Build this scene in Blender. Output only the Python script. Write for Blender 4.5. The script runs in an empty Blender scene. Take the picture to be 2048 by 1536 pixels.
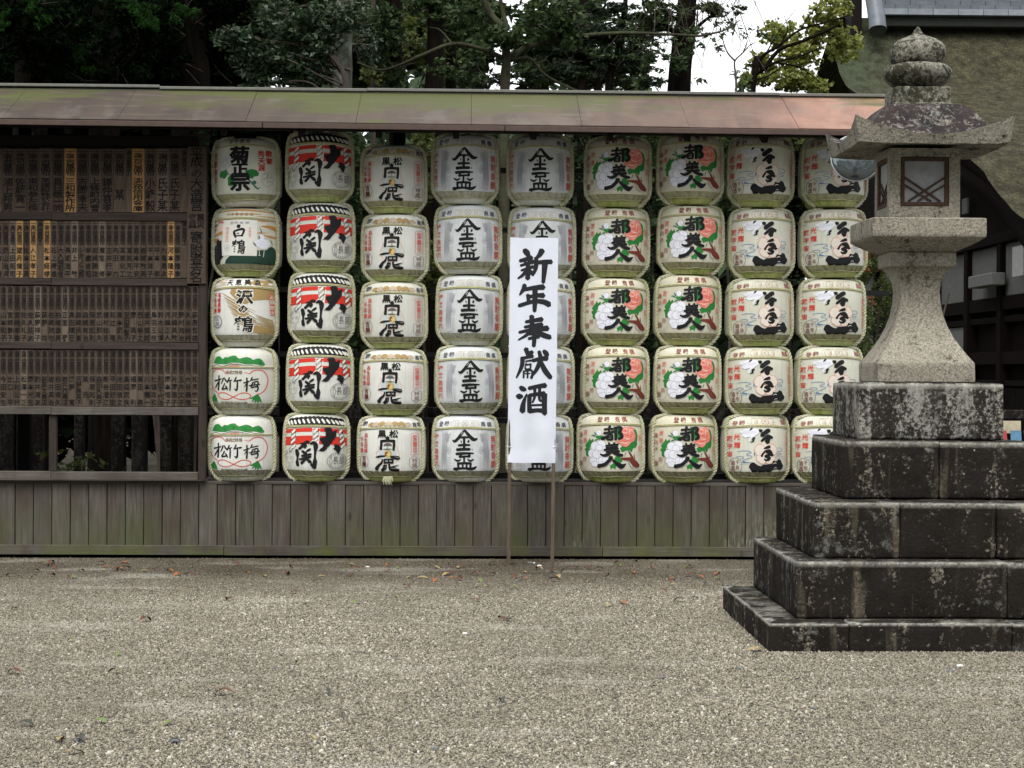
import bpy, bmesh, math, random
import numpy as np
from mathutils import Vector, Matrix, noise as mnoise, geometry as mgeo
C = bpy.context.scene.collection
rad = math.radians
random.seed(7)
# ---------------------------------------------------------------- camera
F = 3900.0; EYE = 1.54
cam_d = bpy.data.cameras.new('camera'); cam = bpy.data.objects.new('camera', cam_d); C.objects.link(cam)
cam_d.sensor_width = 36; cam_d.lens = 36*F/2048; cam_d.clip_end = 600; cam_d.clip_start = 0.1
YAW = math.atan(89.1/F); PITCH = math.atan(22.5/F); ROLL = 0.0050
CM = Matrix.Rotation(-YAW, 3, 'Z') @ Matrix.Rotation(math.pi/2-PITCH, 3, 'X') @ Matrix.Rotation(ROLL, 3, 'Z')
cam.matrix_world = Matrix.Translation((0, 0, EYE)) @ CM.to_4x4()
bpy.context.scene.camera = cam
def P(px, py, Y):
    d = CM @ Vector(((px-1024)/F, -(py-768)/F, -1))
    t = Y/d.y
    return Vector((d.x*t, Y, EYE+d.z*t))
# ---------------------------------------------------------------- world, sun, exposure
SUN_EL, SUN_AZ = rad(60), rad(192)      # soft overcast light from behind and left of the camera
w = bpy.data.worlds.new('World'); bpy.context.scene.world = w; w.use_nodes = True
nt = w.node_tree; nt.nodes.clear()
sky = nt.nodes.new('ShaderNodeTexSky'); sky.sky_type = 'NISHITA'; sky.sun_disc = False
sky.sun_elevation = SUN_EL; sky.sun_rotation = SUN_AZ; sky.air_density = 1.5; sky.dust_density = 4
mx = nt.nodes.new('ShaderNodeMix'); mx.data_type = 'RGBA'; mx.inputs[0].default_value = 0.88
mx.inputs[7].default_value = (6.6, 6.65, 6.75, 1)     # white cloud cover
bg = nt.nodes.new('ShaderNodeBackground'); bg.inputs[1].default_value = 0.1
wo = nt.nodes.new('ShaderNodeOutputWorld')
nt.links.new(sky.outputs[0], mx.inputs[6]); nt.links.new(mx.outputs[2], bg.inputs[0]); nt.links.new(bg.outputs[0], wo.inputs[0])
sd = bpy.data.lights.new('sun', 'SUN'); sd.energy = 1.5; sd.angle = rad(32); sd.color = (1, .97, .92)
sun = bpy.data.objects.new('sun', sd); C.objects.link(sun)
sdir = Vector((math.sin(SUN_AZ)*math.cos(SUN_EL), math.cos(SUN_AZ)*math.cos(SUN_EL), math.sin(SUN_EL)))
sun.rotation_euler = sdir.to_track_quat('Z', 'Y').to_euler()
vs = bpy.context.scene.view_settings
vs.view_transform = 'Standard'; vs.look = 'None'; vs.exposure = 1.25; vs.gamma = 1; vs.use_curve_mapping = False
bpy.context.scene.cycles.max_bounces = 5
bpy.context.scene.cycles.diffuse_bounces = 3
bpy.context.scene.cycles.use_adaptive_sampling = True
# ---------------------------------------------------------------- node helpers
class NB:
    def __init__(s, name, rough=.8, spec=.3):
        s.m = bpy.data.materials.new(name); s.m.use_nodes = True
        s.nt = s.m.node_tree; s.b = s.nt.nodes['Principled BSDF']
        s.b.inputs['Roughness'].default_value = rough
        s.b.inputs['Specular IOR Level'].default_value = spec
        s.tc = s.nt.nodes.new('ShaderNodeTexCoord'); s.geo = s.nt.nodes.new('ShaderNodeNewGeometry')
    def put(s, sock, v):
        if isinstance(v, bpy.types.NodeSocket): s.nt.links.new(v, sock)
        elif isinstance(v, (tuple, list)) and sock.type == 'RGBA': sock.default_value = (*v[:3], 1)
        else: sock.default_value = v
    def vmul(s, vec, sc):
        n = s.nt.nodes.new('ShaderNodeVectorMath'); n.operation = 'MULTIPLY'; s.put(n.inputs[0], vec); n.inputs[1].default_value = sc
        return n.outputs[0]
    def vadd(s, a, b):
        n = s.nt.nodes.new('ShaderNodeVectorMath'); n.operation = 'ADD'; s.put(n.inputs[0], a); s.put(n.inputs[1], b); return n.outputs[0]
    def obj(s, sc=(1, 1, 1), shift=True):
        v = s.tc.outputs['Object']
        if shift:
            oi = s.nt.nodes.new('ShaderNodeObjectInfo')
            m = s.nt.nodes.new('ShaderNodeMath'); m.operation = 'MULTIPLY'; s.nt.links.new(oi.outputs['Random'], m.inputs[0]); m.inputs[1].default_value = 37
            cb = s.nt.nodes.new('ShaderNodeCombineXYZ'); s.nt.links.new(m.outputs[0], cb.inputs[0]); s.nt.links.new(m.outputs[0], cb.inputs[2])
            v = s.vadd(v, cb.outputs[0])
        return s.vmul(v, sc)
    def pos(s, sc=(1, 1, 1)): return s.vmul(s.geo.outputs['Position'], sc)
    def axis(s, i):
        n = s.nt.nodes.new('ShaderNodeSeparateXYZ'); s.nt.links.new(s.geo.outputs['Position'], n.inputs[0]); return n.outputs[i]
    def noise(s, vec, scale, detail=4, rough=.55):
        n = s.nt.nodes.new('ShaderNodeTexNoise'); s.put(n.inputs['Vector'], vec)
        n.inputs['Scale'].default_value = scale; n.inputs['Detail'].default_value = detail; n.inputs['Roughness'].default_value = rough
        return n.outputs[0]
    def vor(s, vec, scale, out='Distance'):
        n = s.nt.nodes.new('ShaderNodeTexVoronoi'); s.put(n.inputs['Vector'], vec); n.inputs['Scale'].default_value = scale
        return n.outputs[out]
    def ramp(s, fac, stops):
        n = s.nt.nodes.new('ShaderNodeValToRGB'); s.nt.links.new(fac, n.inputs[0]); e = n.color_ramp.elements
        while len(e) < len(stops): e.new(.5)
        for k, (p, c) in enumerate(stops):
            e[k].position = p; e[k].color = (*c, 1) if isinstance(c, tuple) else (c, c, c, 1)
        return n.outputs[0]
    def mr(s, v, a, b, c=0, d=1):
        n = s.nt.nodes.new('ShaderNodeMapRange'); s.put(n.inputs[0], v)
        for k, x in zip((1, 2, 3, 4), (a, b, c, d)): n.inputs[k].default_value = x
        return n.outputs[0]
    def mix(s, f, a, b, mode='MIX'):
        n = s.nt.nodes.new('ShaderNodeMix'); n.data_type = 'RGBA'; n.blend_type = mode
        s.put(n.inputs[0], f); s.put(n.inputs[6], a); s.put(n.inputs[7], b); return n.outputs[2]
    def math(s, op, a, b=0.0):
        n = s.nt.nodes.new('ShaderNodeMath'); n.operation = op; s.put(n.inputs[0], a); s.put(n.inputs[1], b); return n.outputs[0]
    def bump(s, h, strength=.3, dist=.01):
        n = s.nt.nodes.new('ShaderNodeBump'); s.put(n.inputs['Height'], h); n.inputs['Strength'].default_value = strength; n.inputs['Distance'].default_value = dist
        s.nt.links.new(n.outputs[0], s.b.inputs['Normal'])
    def col(s, c): s.put(s.b.inputs['Base Color'], c); return s
    def rand(s):
        n = s.nt.nodes.new('ShaderNodeObjectInfo'); return n.outputs['Random']
M = {}
def flat(name, c, rough=.7, spec=.3, var=.12, sc=20):
    b = NB(name, rough, spec)
    n = b.noise(b.obj(), sc, 3)
    c2 = tuple(x*(1-var) for x in c); c1 = tuple(min(1, x*(1+var)) for x in c)
    b.col(b.ramp(n, [(.3, c2), (.7, c1)])); M[name] = b.m; return b.m
def wood(name, dark, light, moss=None, mossz=(0.05, .45), sc=1.0, wear=None, along='z', stain=None):
    b = NB(name, .82, .2)
    ax = (lambda q, l: (q, q, l)) if along == 'z' else (lambda q, l: (l, q, q))
    v = b.obj(ax(14*sc, 1.1*sc))
    g = b.noise(v, 2.2, 6, .65); f = b.noise(b.obj(ax(60*sc, 2*sc)), 2, 3)
    c = b.ramp(g, [(.28, dark), (.72, light)])
    c = b.mix(b.mr(f, .35, .7, 0, .55), c, tuple(x*.45 for x in dark))
    kn = b.vor(b.obj((6, 6, 2.6)), 1.0); c = b.mix(b.mr(kn, .06, .13, .75, 0), c, tuple(x*.4 for x in dark))
    c = b.mix(b.mr(b.rand(), 0, 1, 0, .6), c, b.mix(.45, c, light)); c = b.mix(b.mr(b.math('FRACT', b.math('MULTIPLY', b.rand(), 7.3)), .55, 1, 0, .5), c, dark)
    if stain:
        sn = b.noise(b.obj((3, 3, 1.2)), 1.6, 5, .6); c = b.mix(b.mr(sn, .45, .66, 0, .75), c, stain)
    if moss:
        mz = b.mr(b.axis(2), mossz[0], mossz[1], 1, 0)
        mn = b.noise(b.pos((1, 1, .6)), 2.3, 5, .6); mm = b.math('MULTIPLY', mz, b.mr(mn, .42, .62, 0, .8))
        c = b.mix(mm, c, moss)
    if wear:
        wn = b.noise(b.pos((1, 1, 1)), .9, 2); wf = b.noise(b.pos((70, 70, 12)), 1, 5)
        wz = b.mr(b.axis(2), .1, .42, 1, 0)
        mm = b.math('MULTIPLY', b.math('MULTIPLY', wz, b.mr(wn, .52, .62)), b.mr(wf, .48, .60, 0, .85)); c = b.mix(mm, c, wear)
    b.col(c); b.bump(g, .5, .006); M[name] = b.m; return b.m
# ---------------------------------------------------------------- object helpers
def link(o, parent=None):
    C.objects.link(o)
    if parent is not None: o.parent = parent
    return o
def tag(o, label=None, cat=None, group=None, kind=None):
    if label: o['label'] = label
    if cat: o['category'] = cat
    if group: o['group'] = group
    if kind: o['kind'] = kind
    return o
def thing(name, label, cat, loc=(0, 0, 0), rz=0, group=None):
    o = bpy.data.objects.new(name, None); o.empty_display_size = .1; link(o); o.location = loc; o.rotation_euler.z = rz
    return tag(o, label, cat, group)
def mesh_np(name, V, Fc, mats, mi=None, smooth=False):
    me = bpy.data.meshes.new(name); V = np.asarray(V, dtype=np.float32)
    me.vertices.add(len(V)); me.vertices.foreach_set('co', V.ravel())
    Fc = np.asarray(Fc, dtype=np.int32); k = Fc.shape[1]
    me.loops.add(Fc.size); me.loops.foreach_set('vertex_index', Fc.ravel())
    me.polygons.add(len(Fc)); me.polygons.foreach_set('loop_start', np.arange(0, Fc.size, k, dtype=np.int32))
    me.update(calc_edges=True)
    if mi is not None: me.polygons.foreach_set('material_index', np.asarray(mi, dtype=np.int32))
    if smooth: me.polygons.foreach_set('use_smooth', np.ones(len(Fc), dtype=bool))
    for m in (mats if isinstance(mats, (list, tuple)) else [mats]): me.materials.append(m)
    me.validate(); return me
def bm_obj(name, bm, m, parent=None, smooth=False, loc=None):
    me = bpy.data.meshes.new(name); bm.to_mesh(me); bm.free()
    for x in (m if isinstance(m, (list, tuple)) else [m]): me.materials.append(x)
    if smooth:
        for p in me.polygons: p.use_smooth = True
    o = bpy.data.objects.new(name, me); link(o, parent)
    if loc is not None: o.location = loc
    return o
def bx(bm, x0, x1, y0, y1, z0, z1, mi=0):
    vs = [bm.verts.new((x, y, z)) for x in (x0, x1) for y in (y0, y1) for z in (z0, z1)]
    fs = [(0, 1, 3, 2), (4, 6, 7, 5), (0, 4, 5, 1), (2, 3, 7, 6), (0, 2, 6, 4), (1, 5, 7, 3)]
    for f in fs: bm.faces.new([vs[i] for i in f]).material_index = mi
def bevel(bm, off, seg=1):
    bmesh.ops.bevel(bm, geom=list(bm.edges), offset=off, segments=seg, affect='EDGES', profile=.6)
def box(name, x0, x1, y0, y1, z0, z1, m, parent=None, bev=0, local=True):
    """a box as an object with its origin at its own centre bottom"""
    cx, cy = (x0+x1)/2, (y0+y1)/2
    bm = bmesh.new(); bx(bm, x0-cx, x1-cx, y0-cy, y1-cy, 0, z1-z0)
    if bev: bevel(bm, bev)
    return bm_obj(name, bm, m, parent, loc=(cx, cy, z0))
def tube_np(pts, rads, n=8, cap=True):
    pts = [Vector(p) for p in pts]; V = []; Fc = []
    up = Vector((0, 0, 1)); prev = None
    for i, p in enumerate(pts):
        t = (pts[min(i+1, len(pts)-1)]-pts[max(i-1, 0)])
        if t.length < 1e-9: t = Vector((0, 0, 1))
        t.normalize()
        if prev is None:
            a = t.orthogonal().normalized()
        else:
            a = (prev - t*prev.dot(t))
            a = a.normalized() if a.length > 1e-6 else t.orthogonal().normalized()
        prev = a; b = t.cross(a)
        for k in range(n):
            an = 2*math.pi*k/n; V.append(p+(a*math.cos(an)+b*math.sin(an))*rads[i])
    for i in range(len(pts)-1):
        for k in range(n):
            k2 = (k+1) % n; Fc.append((i*n+k, i*n+k2, (i+1)*n+k2, (i+1)*n+k))
    return [tuple(v) for v in V], Fc
def join_np(parts):
    V = []; Fc = []
    for v, f in parts:
        o = len(V); V += v; Fc += [tuple(i+o for i in q) for q in f]
    return V, Fc
def np_obj(name, V, Fc, m, parent=None, smooth=False, mi=None):
    return link(bpy.data.objects.new(name, mesh_np(name, V, Fc, m, mi, smooth)), parent)
def spline(pts, per=6):
    """catmull rom through tuples of any length"""
    if len(pts) < 3:
        a, b = np.array(pts[0], float), np.array(pts[-1], float)
        n = max(2, per); return [tuple(a+(b-a)*i/n) for i in range(n+1)]
    Q = [np.array(p, float) for p in pts]; Q = [2*Q[0]-Q[1]]+Q+[2*Q[-1]-Q[-2]]; out = []
    for i in range(1, len(Q)-2):
        for j in range(per):
            t = j/per; a, b, c, d = Q[i-1:i+3]
            out.append(tuple(.5*((2*b)+(-a+c)*t+(2*a-5*b+4*c-d)*t*t+(-a+3*b-3*c+d)*t**3)))
    out.append(tuple(Q[-2])); return out
# ---------------------------------------------------------------- glyphs (Blender's built-in font)
GL = {}
def glyph(ch, bold=0.0, res=1):
    k = (ch, bold, res)
    if k in GL: return GL[k]
    if bold > .016:      # heavy weight: the outline repeated round itself, so that dense characters stay readable
        V0, T0 = glyph(ch, .012, res); r = bold-.012; Vs = []; Ts = []
        for i in range(5 if bold < .03 else 8):
            a = 2*math.pi*i/(5 if bold < .03 else 8)+.4; o_ = len(V0)*i; Vs.append(V0+np.array([math.cos(a)*r, math.sin(a)*r])); Ts += [(p+o_, q+o_, s+o_) for p, q, s in T0]
        if len(T0) == 0: GL[k] = (V0, T0); return GL[k]
        GL[k] = (np.concatenate(Vs), Ts); return GL[k]
    c = bpy.data.curves.new('glyph', 'FONT'); c.body = ch; c.size = 1; c.resolution_u = res; c.offset = bold
    o = bpy.data.objects.new('glyph', c); C.objects.link(o)
    dg = bpy.context.evaluated_depsgraph_get(); me = bpy.data.meshes.new_from_object(o.evaluated_get(dg))
    bm = bmesh.new(); bm.from_mesh(me); bmesh.ops.triangulate(bm, faces=bm.faces)
    V = np.array([v.co[:2] for v in bm.verts] or [(0, 0)], float); T = [tuple(v.index for v in f.verts) for f in bm.faces]
    bm.free(); bpy.data.objects.remove(o); bpy.data.curves.remove(c); bpy.data.meshes.remove(me)
    if len(T):   # normalise on the em box so that every character keeps its own proportions
        V[:, 0] = (V[:, 0]-.5)/.94; V[:, 1] = (V[:, 1]-.38)/.94
    T = [t for t in T if all(abs(V[i, 0]) < .62 and abs(V[i, 1]) < .75 for i in t)]
    GL[k] = (V, T); return GL[k]
def text_flat(items, name, mat, thick=.0):
    """items: (char, cx, cz, w, h, bold) in the xz plane, facing -y"""
    V = []; T = []
    for ch, cx, cz, w_, h_, bold in items:
        if ch in ' 　': continue
        v, t = glyph(ch, bold); o = len(V)
        V += [(cx+x*w_, 0, cz+y*h_) for x, y in v]; T += [(a+o, b+o, c+o) for a, b, c in t]
    return mesh_np(name, V, T, mat)
# ================================================================ materials
wood('weathered_plank', (.040, .034, .028), (.155, .145, .122), moss=(.075, .088, .030), wear=(.30, .31, .22), stain=(.062, .046, .036), mossz=(.03, .5))
wood('grey_rail_wood', (.062, .054, .047), (.155, .14, .125), moss=(.09, .11, .025), mossz=(.06, .16), along='x', stain=(.06, .046, .038))
wood('board_wood', (.022, .017, .014), (.062, .049, .041)); wood('board_rail', (.022, .017, .0145), (.068, .054, .046), along='x')
wood('plate_wood', (.042, .030, .022), (.14, .106, .080), sc=2)
wood('fresh_plate_wood', (.30, .17, .065), (.46, .28, .12), sc=2)
wood('grey_plate_wood', (.10, .078, .058), (.21, .165, .13), sc=2)
wood('pole_wood', (.075, .054, .040), (.17, .13, .10), sc=2)
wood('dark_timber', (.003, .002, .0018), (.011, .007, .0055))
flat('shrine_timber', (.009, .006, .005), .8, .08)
wood('frame_wood', (.035, .018, .012), (.10, .060, .042), sc=3)
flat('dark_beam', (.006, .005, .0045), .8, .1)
flat('dark_steel', (.012, .012, .013), .45, .5)
flat('ink', (.006, .006, .008), .55, .35)
flat('banner_ink', (.012, .013, .016), .6, .3)
flat('board_ink', (.006, .0055, .006), .7, .2)
def fabric(name, c, rough=.85):
    b = NB(name, rough, .2)
    n = b.noise(b.obj((1, 1, 1)), 7, 4); fine = b.noise(b.obj((1, 1, 1)), 160, 2)
    b.col(b.ramp(n, [(.25, tuple(x*.93 for x in c)), (.75, c)])); b.bump(fine, .15, .001); M[name] = b.m
fabric('white_cloth', (.68, .715, .80))
def mat_straw(name, c, dirt, amt=.35):
    """printed straw mat: fine horizontal ribs, faint vertical stitch lines, weathering"""
    b = NB(name, .62, .32)
    n1 = b.noise(b.obj((1, 1, 1)), 6, 5, .6); n2 = b.noise(b.obj((70, 70, 2.5)), 1, 3)
    wv = b.nt.nodes.new('ShaderNodeTexWave'); wv.bands_direction = 'Z'; wv.inputs['Scale'].default_value = 34
    wv.inputs['Distortion'].default_value = .7; wv.inputs['Detail'].default_value = 1; b.nt.links.new(b.obj(shift=False), wv.inputs[0])
    col = b.mix(b.mr(n1, .42, .75, 0, amt), c, dirt)
    col = b.mix(b.mr(n2, .45, .75, 0, .16), col, tuple(x*.62 for x in c))
    col = b.mix(b.mr(wv.outputs[1], 0, 1, .0, .22), col, tuple(x*.55 for x in c)); col = b.mix(b.mr(b.noise(b.obj((55, 55, 1)), 1, 2), .56, .62, 0, .12), col, tuple(x*.5 for x in dirt))
    col = b.mix(b.mr(b.rand(), 0, 1, 0, .32), col, tuple(x*.82 for x in dirt))
    b.col(col); b.bump(b.math('ADD', b.math('MULTIPLY', wv.outputs[1], .35), b.math('MULTIPLY', n1, .9)), .5, .004); M[name] = b.m
mat_straw('mat_white', (.74, .755, .72), (.50, .50, .37))
mat_straw('mat_cool', (.71, .745, .77), (.50, .52, .47))
mat_straw('mat_cream', (.71, .69, .57), (.50, .47, .31))
mat_straw('mat_pale', (.71, .72, .63), (.50, .50, .35))
mat_straw('fold_beige', (.52, .51, .36), (.33, .33, .15), .8)
mat_straw('fold_white', (.62, .63, .56), (.45, .45, .27), .7)
def mat_green():
    b = NB('green_straw', .6, .3)
    n = b.noise(b.obj((22, 22, 3)), 1, 4); n2 = b.noise(b.obj(), 5, 3)
    c = b.ramp(n, [(.3, (.20, .25, .055)), (.7, (.44, .48, .17))]); c = b.mix(b.mr(n2, .4, .7, 0, .6), c, (.50, .50, .28))
    b.col(c); b.bump(n, .6, .006); M['green_straw'] = b.m
mat_green()
def mat_rope(name, a, c2):
    b = NB(name, .75, .25); n = b.noise(b.obj((1, 1, 1)), 60, 4); n2 = b.noise(b.obj(), 5, 3)
    c = b.ramp(n, [(.3, a), (.7, c2)]); c = b.mix(b.mr(n2, .45, .7, 0, .5), c, (.30, .33, .13))
    b.col(c); b.bump(n, .5, .003); M[name] = b.m
mat_rope('rope', (.36, .355, .235), (.62, .61, .46)); mat_rope('twine', (.40, .38, .20), (.60, .57, .36))
PR = {'K': (.006, .006, .008), 'R': (.62, .035, .02), 'r': (.62, .12, .09), 'b': (.30, .10, .075), 'G': (.02, .20, .035), 'D': (.012, .045, .03),
      'W': (.76, .78, .86), 'w': (.72, .72, .66), 'g': (.27, .28, .31), 'l': (.58, .60, .62), 'k': (.10, .10, .11), 'P': (.72, .22, .17), 'p': (.80, .52, .42),
      'N': (.17, .03, .018), 'T': (.36, .25, .10), 't': (.48, .40, .30), 'O': (.52, .24, .05), 'B': (.09, .21, .42), 'C': (.72, .655, .57), 'M': (.42, .05, .13),
      'y': (.62, .50, .20), 'e': (.05, .17, .12), 's': (.50, .56, .58), 'x': (.20, .15, .11)}
def inkmat(k, c):
    dark = max(c) < .03
    b = NB('print_'+k, .6, .3)
    wv = b.nt.nodes.new('ShaderNodeTexWave'); wv.bands_direction = 'Z'; wv.inputs['Scale'].default_value = 34
    wv.inputs['Distortion'].default_value = .7; b.nt.links.new(b.obj(shift=False), wv.inputs[0])
    n = b.noise(b.obj((8, 8, 40)), 2, 3)
    b.col(b.mix(b.mr(n, .5, .8, 0, .22), c, tuple(min(.7, x*.8+(.008 if dark else .05)) for x in c))); b.bump(wv.outputs[1], .25, .003); M['pr_'+k] = b.m
for k_, c_ in PR.items(): inkmat(k_, c_)
PRK = list(PR)
def stone(name, base, light, black, amt, lichen=.0, purple=0, pit=1, streak=True):
    """granite with speckle, dark algae film, pale lichen"""
    b = NB(name, .9, .2)
    sp = b.vor(b.pos(), 130, 'Color'); spn = b.nt.nodes.new('ShaderNodeSeparateColor'); b.nt.links.new(sp, spn.inputs[0])
    g = b.noise(b.pos(), 75, 3); big = b.noise(b.pos(), 5, 6, .65)
    c = b.ramp(spn.outputs[0], [(0, tuple(x*.62 for x in base)), (.3, base), (1, light)])
    c = b.mix(b.mr(big, .3, .7, 0, .5), c, tuple(x*.75 for x in base))
    c = b.mix(b.mr(g, .6, .72, 0, .6), c, tuple(x*.35 for x in base))
    st = b.noise(b.pos((3.2, 3.2, .9) if streak else (2.4, 2.4, 2.4)), 2.2, 8, .68)
    fine = b.noise(b.pos(), 38, 6, .72)
    mask = b.math('ADD', st, b.math('MULTIPLY', b.math('SUBTRACT', fine, .5), .95))
    dk = b.mix(b.mr(big, .4, .62), black, tuple(x*1.5+.004 for x in (black[0]*1.15, black[1], black[2]*1.02)) if not purple else (.034, .026, .027))
    c = b.mix(b.mr(mask, .60-amt*.35, .72-amt*.35, 0, .96), c, dk)
    if lichen:
        ln = b.noise(b.pos(), 13, 8, .78); l2 = b.noise(b.pos((1, 1, .5)), 2.0, 3); lm = b.mr(b.math('ADD', ln, b.math('MULTIPLY', b.math('SUBTRACT', l2, .5), .45)), .64-lichen*.14, .80-lichen*.14, 0, .75)
        c = b.mix(lm, c, (.21, .22, .20))
        if black[0] < .016:      # pale band near the top edges, and pale run-off streaks
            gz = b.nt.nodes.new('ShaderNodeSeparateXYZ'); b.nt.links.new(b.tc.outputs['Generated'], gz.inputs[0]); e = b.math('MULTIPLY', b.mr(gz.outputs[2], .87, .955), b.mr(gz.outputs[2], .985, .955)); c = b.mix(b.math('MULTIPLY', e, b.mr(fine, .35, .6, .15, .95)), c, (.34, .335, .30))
            rs = b.noise(b.pos((7, 7, .7)), 1.3, 3); c = b.mix(b.math('MULTIPLY', b.mr(rs, .60, .74), b.mr(fine, .38, .58, .05, .75)), c, (.17, .145, .105))
        sv = b.vor(b.vadd(b.pos(), b.vmul(b.noise(b.pos(), 22, 3), (.12, .12, .12))), 19); sr = b.noise(b.pos(), 2.2, 2)
        c = b.mix(b.math('MULTIPLY', b.mr(sv, .07, .16, .7, 0), b.mr(sr, .52, .60)), c, (.46, .48, .36))
    b.col(c); b.b.inputs['Specular IOR Level'].default_value = .07
    b.bump(b.math('ADD', b.math('MULTIPLY', g, .4), b.math('MULTIPLY', fine, .8)), .6*pit, .012); M[name] = b.m
    return b
stone('granite', (.235, .218, .175), (.385, .36, .30), (.06, .056, .042), .10, .08)
stone('granite_mossy', (.17, .165, .135), (.31, .30, .25), (.022, .024, .015), .42, .25, streak=False)
stone('roof_granite', (.15, .135, .12), (.26, .24, .21), (.018, .016, .017), .72, .5, purple=1); stone('rim_granite', (.19, .18, .145), (.33, .31, .25), (.02, .022, .016), .22, .25)
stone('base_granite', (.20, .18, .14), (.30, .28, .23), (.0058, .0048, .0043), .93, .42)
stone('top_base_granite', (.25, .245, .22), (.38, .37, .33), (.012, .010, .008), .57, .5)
stone('fence_stone', (.05, .048, .04), (.08, .08, .07), (.010, .009, .008), .6, .0)
def grave():
    b = NB('gravel_stone', .75, .3)
    oi = b.rand(); c = b.ramp(oi, [(0, (.05, .052, .05)), (.12, (.118, .108, .085)), (.32, (.175, .157, .114)), (.55, (.226, .203, .150)), (.78, (.30, .271, .206)), (.93, (.375, .345, .28)), (1, (.58, .555, .50))])
    n = b.noise(b.pos(), .9, 4); 
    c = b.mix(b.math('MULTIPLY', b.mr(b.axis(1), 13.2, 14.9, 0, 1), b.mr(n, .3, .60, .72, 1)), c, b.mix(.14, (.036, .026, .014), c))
    c = b.mix(b.mr(b.noise(b.pos((1, .5, 1)), .55, 4), .40, .62, 0, .5), c, (.135, .123, .093)); c = b.mix(b.mr(b.noise(b.pos((.6, 1.3, 1)), 1.6, 3), .55, .7, 0, .35), c, (.42, .40, .35))
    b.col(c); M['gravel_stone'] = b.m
    b = NB('ground_soil', .95, .1)
    v = b.vor(b.pos(), 75, 'Color'); sc = b.nt.nodes.new('ShaderNodeSeparateColor'); b.nt.links.new(v, sc.inputs[0]); d = b.vor(b.pos(), 75)
    c = b.ramp(sc.outputs[0], [(0, (.04, .04, .037)), (.5, (.11, .104, .085)), (.9, (.2, .19, .16)), (1, (.40, .39, .36))])
    n = b.noise(b.pos(), .9, 4)
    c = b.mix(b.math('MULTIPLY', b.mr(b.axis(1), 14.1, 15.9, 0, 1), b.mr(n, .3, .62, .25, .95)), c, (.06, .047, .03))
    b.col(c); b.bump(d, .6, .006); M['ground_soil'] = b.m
grave()
def leafmat(name, dark, light, rough=.5, trans=.25, spec=.4):
    b = NB(name, rough, spec); r = b.geo.outputs['Random Per Island']
    n = b.noise(b.pos(), 1.3, 3)
    c = b.ramp(b.math('ADD', b.math('MULTIPLY', r, .6), b.math('MULTIPLY', n, .5)), [(.2, dark), (.85, light)])
    b.col(c); tr = b.nt.nodes.new('ShaderNodeBsdfTranslucent'); b.nt.links.new(c, tr.inputs[0])
    ms = b.nt.nodes.new('ShaderNodeMixShader'); ms.inputs[0].default_value = trans
    out = b.nt.nodes['Material Output']; b.nt.links.new(b.b.outputs[0], ms.inputs[1]); b.nt.links.new(tr.outputs[0], ms.inputs[2]); b.nt.links.new(ms.outputs[0], out.inputs[0])
    M[name] = b.m
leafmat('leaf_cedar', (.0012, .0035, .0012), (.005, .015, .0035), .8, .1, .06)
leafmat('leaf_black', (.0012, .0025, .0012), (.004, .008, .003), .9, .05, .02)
leafmat('leaf_broad', (.010, .022, .010), (.050, .085, .038), .35, .15, .35)
leafmat('leaf_ever', (.012, .026, .010), (.064, .10, .036), .6, .25, .15); leafmat('leaf_far', (.022, .038, .022), (.07, .10, .055), .8, .2, .05)
leafmat('leaf_maple', (.11, .14, .03), (.34, .36, .09), .5, .45)
leafmat('leaf_olive', (.035, .055, .012), (.13, .16, .04), .5, .4)
leafmat('leaf_pine', (.009, .018, .009), (.034, .052, .026), .7, .15, .1)
leafmat('leaf_red', (.10, .03, .015), (.25, .10, .03), .5, .4)
def bark(name, a, c2, lich=None):
    b = NB(name, .95, .04); n = b.noise(b.pos((9, 9, 1.6)), 2, 6, .65); l = b.noise(b.pos(), 6, 6, .7)
    c = b.ramp(n, [(.3, a), (.7, c2)])
    if lich: c = b.mix(b.mr(l, .47, .60, 0, .85), c, lich)
    b.col(c); b.bump(n, .8, .03); M[name] = b.m
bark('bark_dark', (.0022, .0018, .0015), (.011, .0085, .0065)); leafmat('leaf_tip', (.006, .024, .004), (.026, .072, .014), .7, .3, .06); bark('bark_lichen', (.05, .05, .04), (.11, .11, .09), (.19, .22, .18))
bark('bark_smooth', (.026, .023, .016), (.06, .055, .04), (.055, .066, .035)); bark('bark_twig', (.04, .034, .028), (.10, .085, .07))
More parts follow.
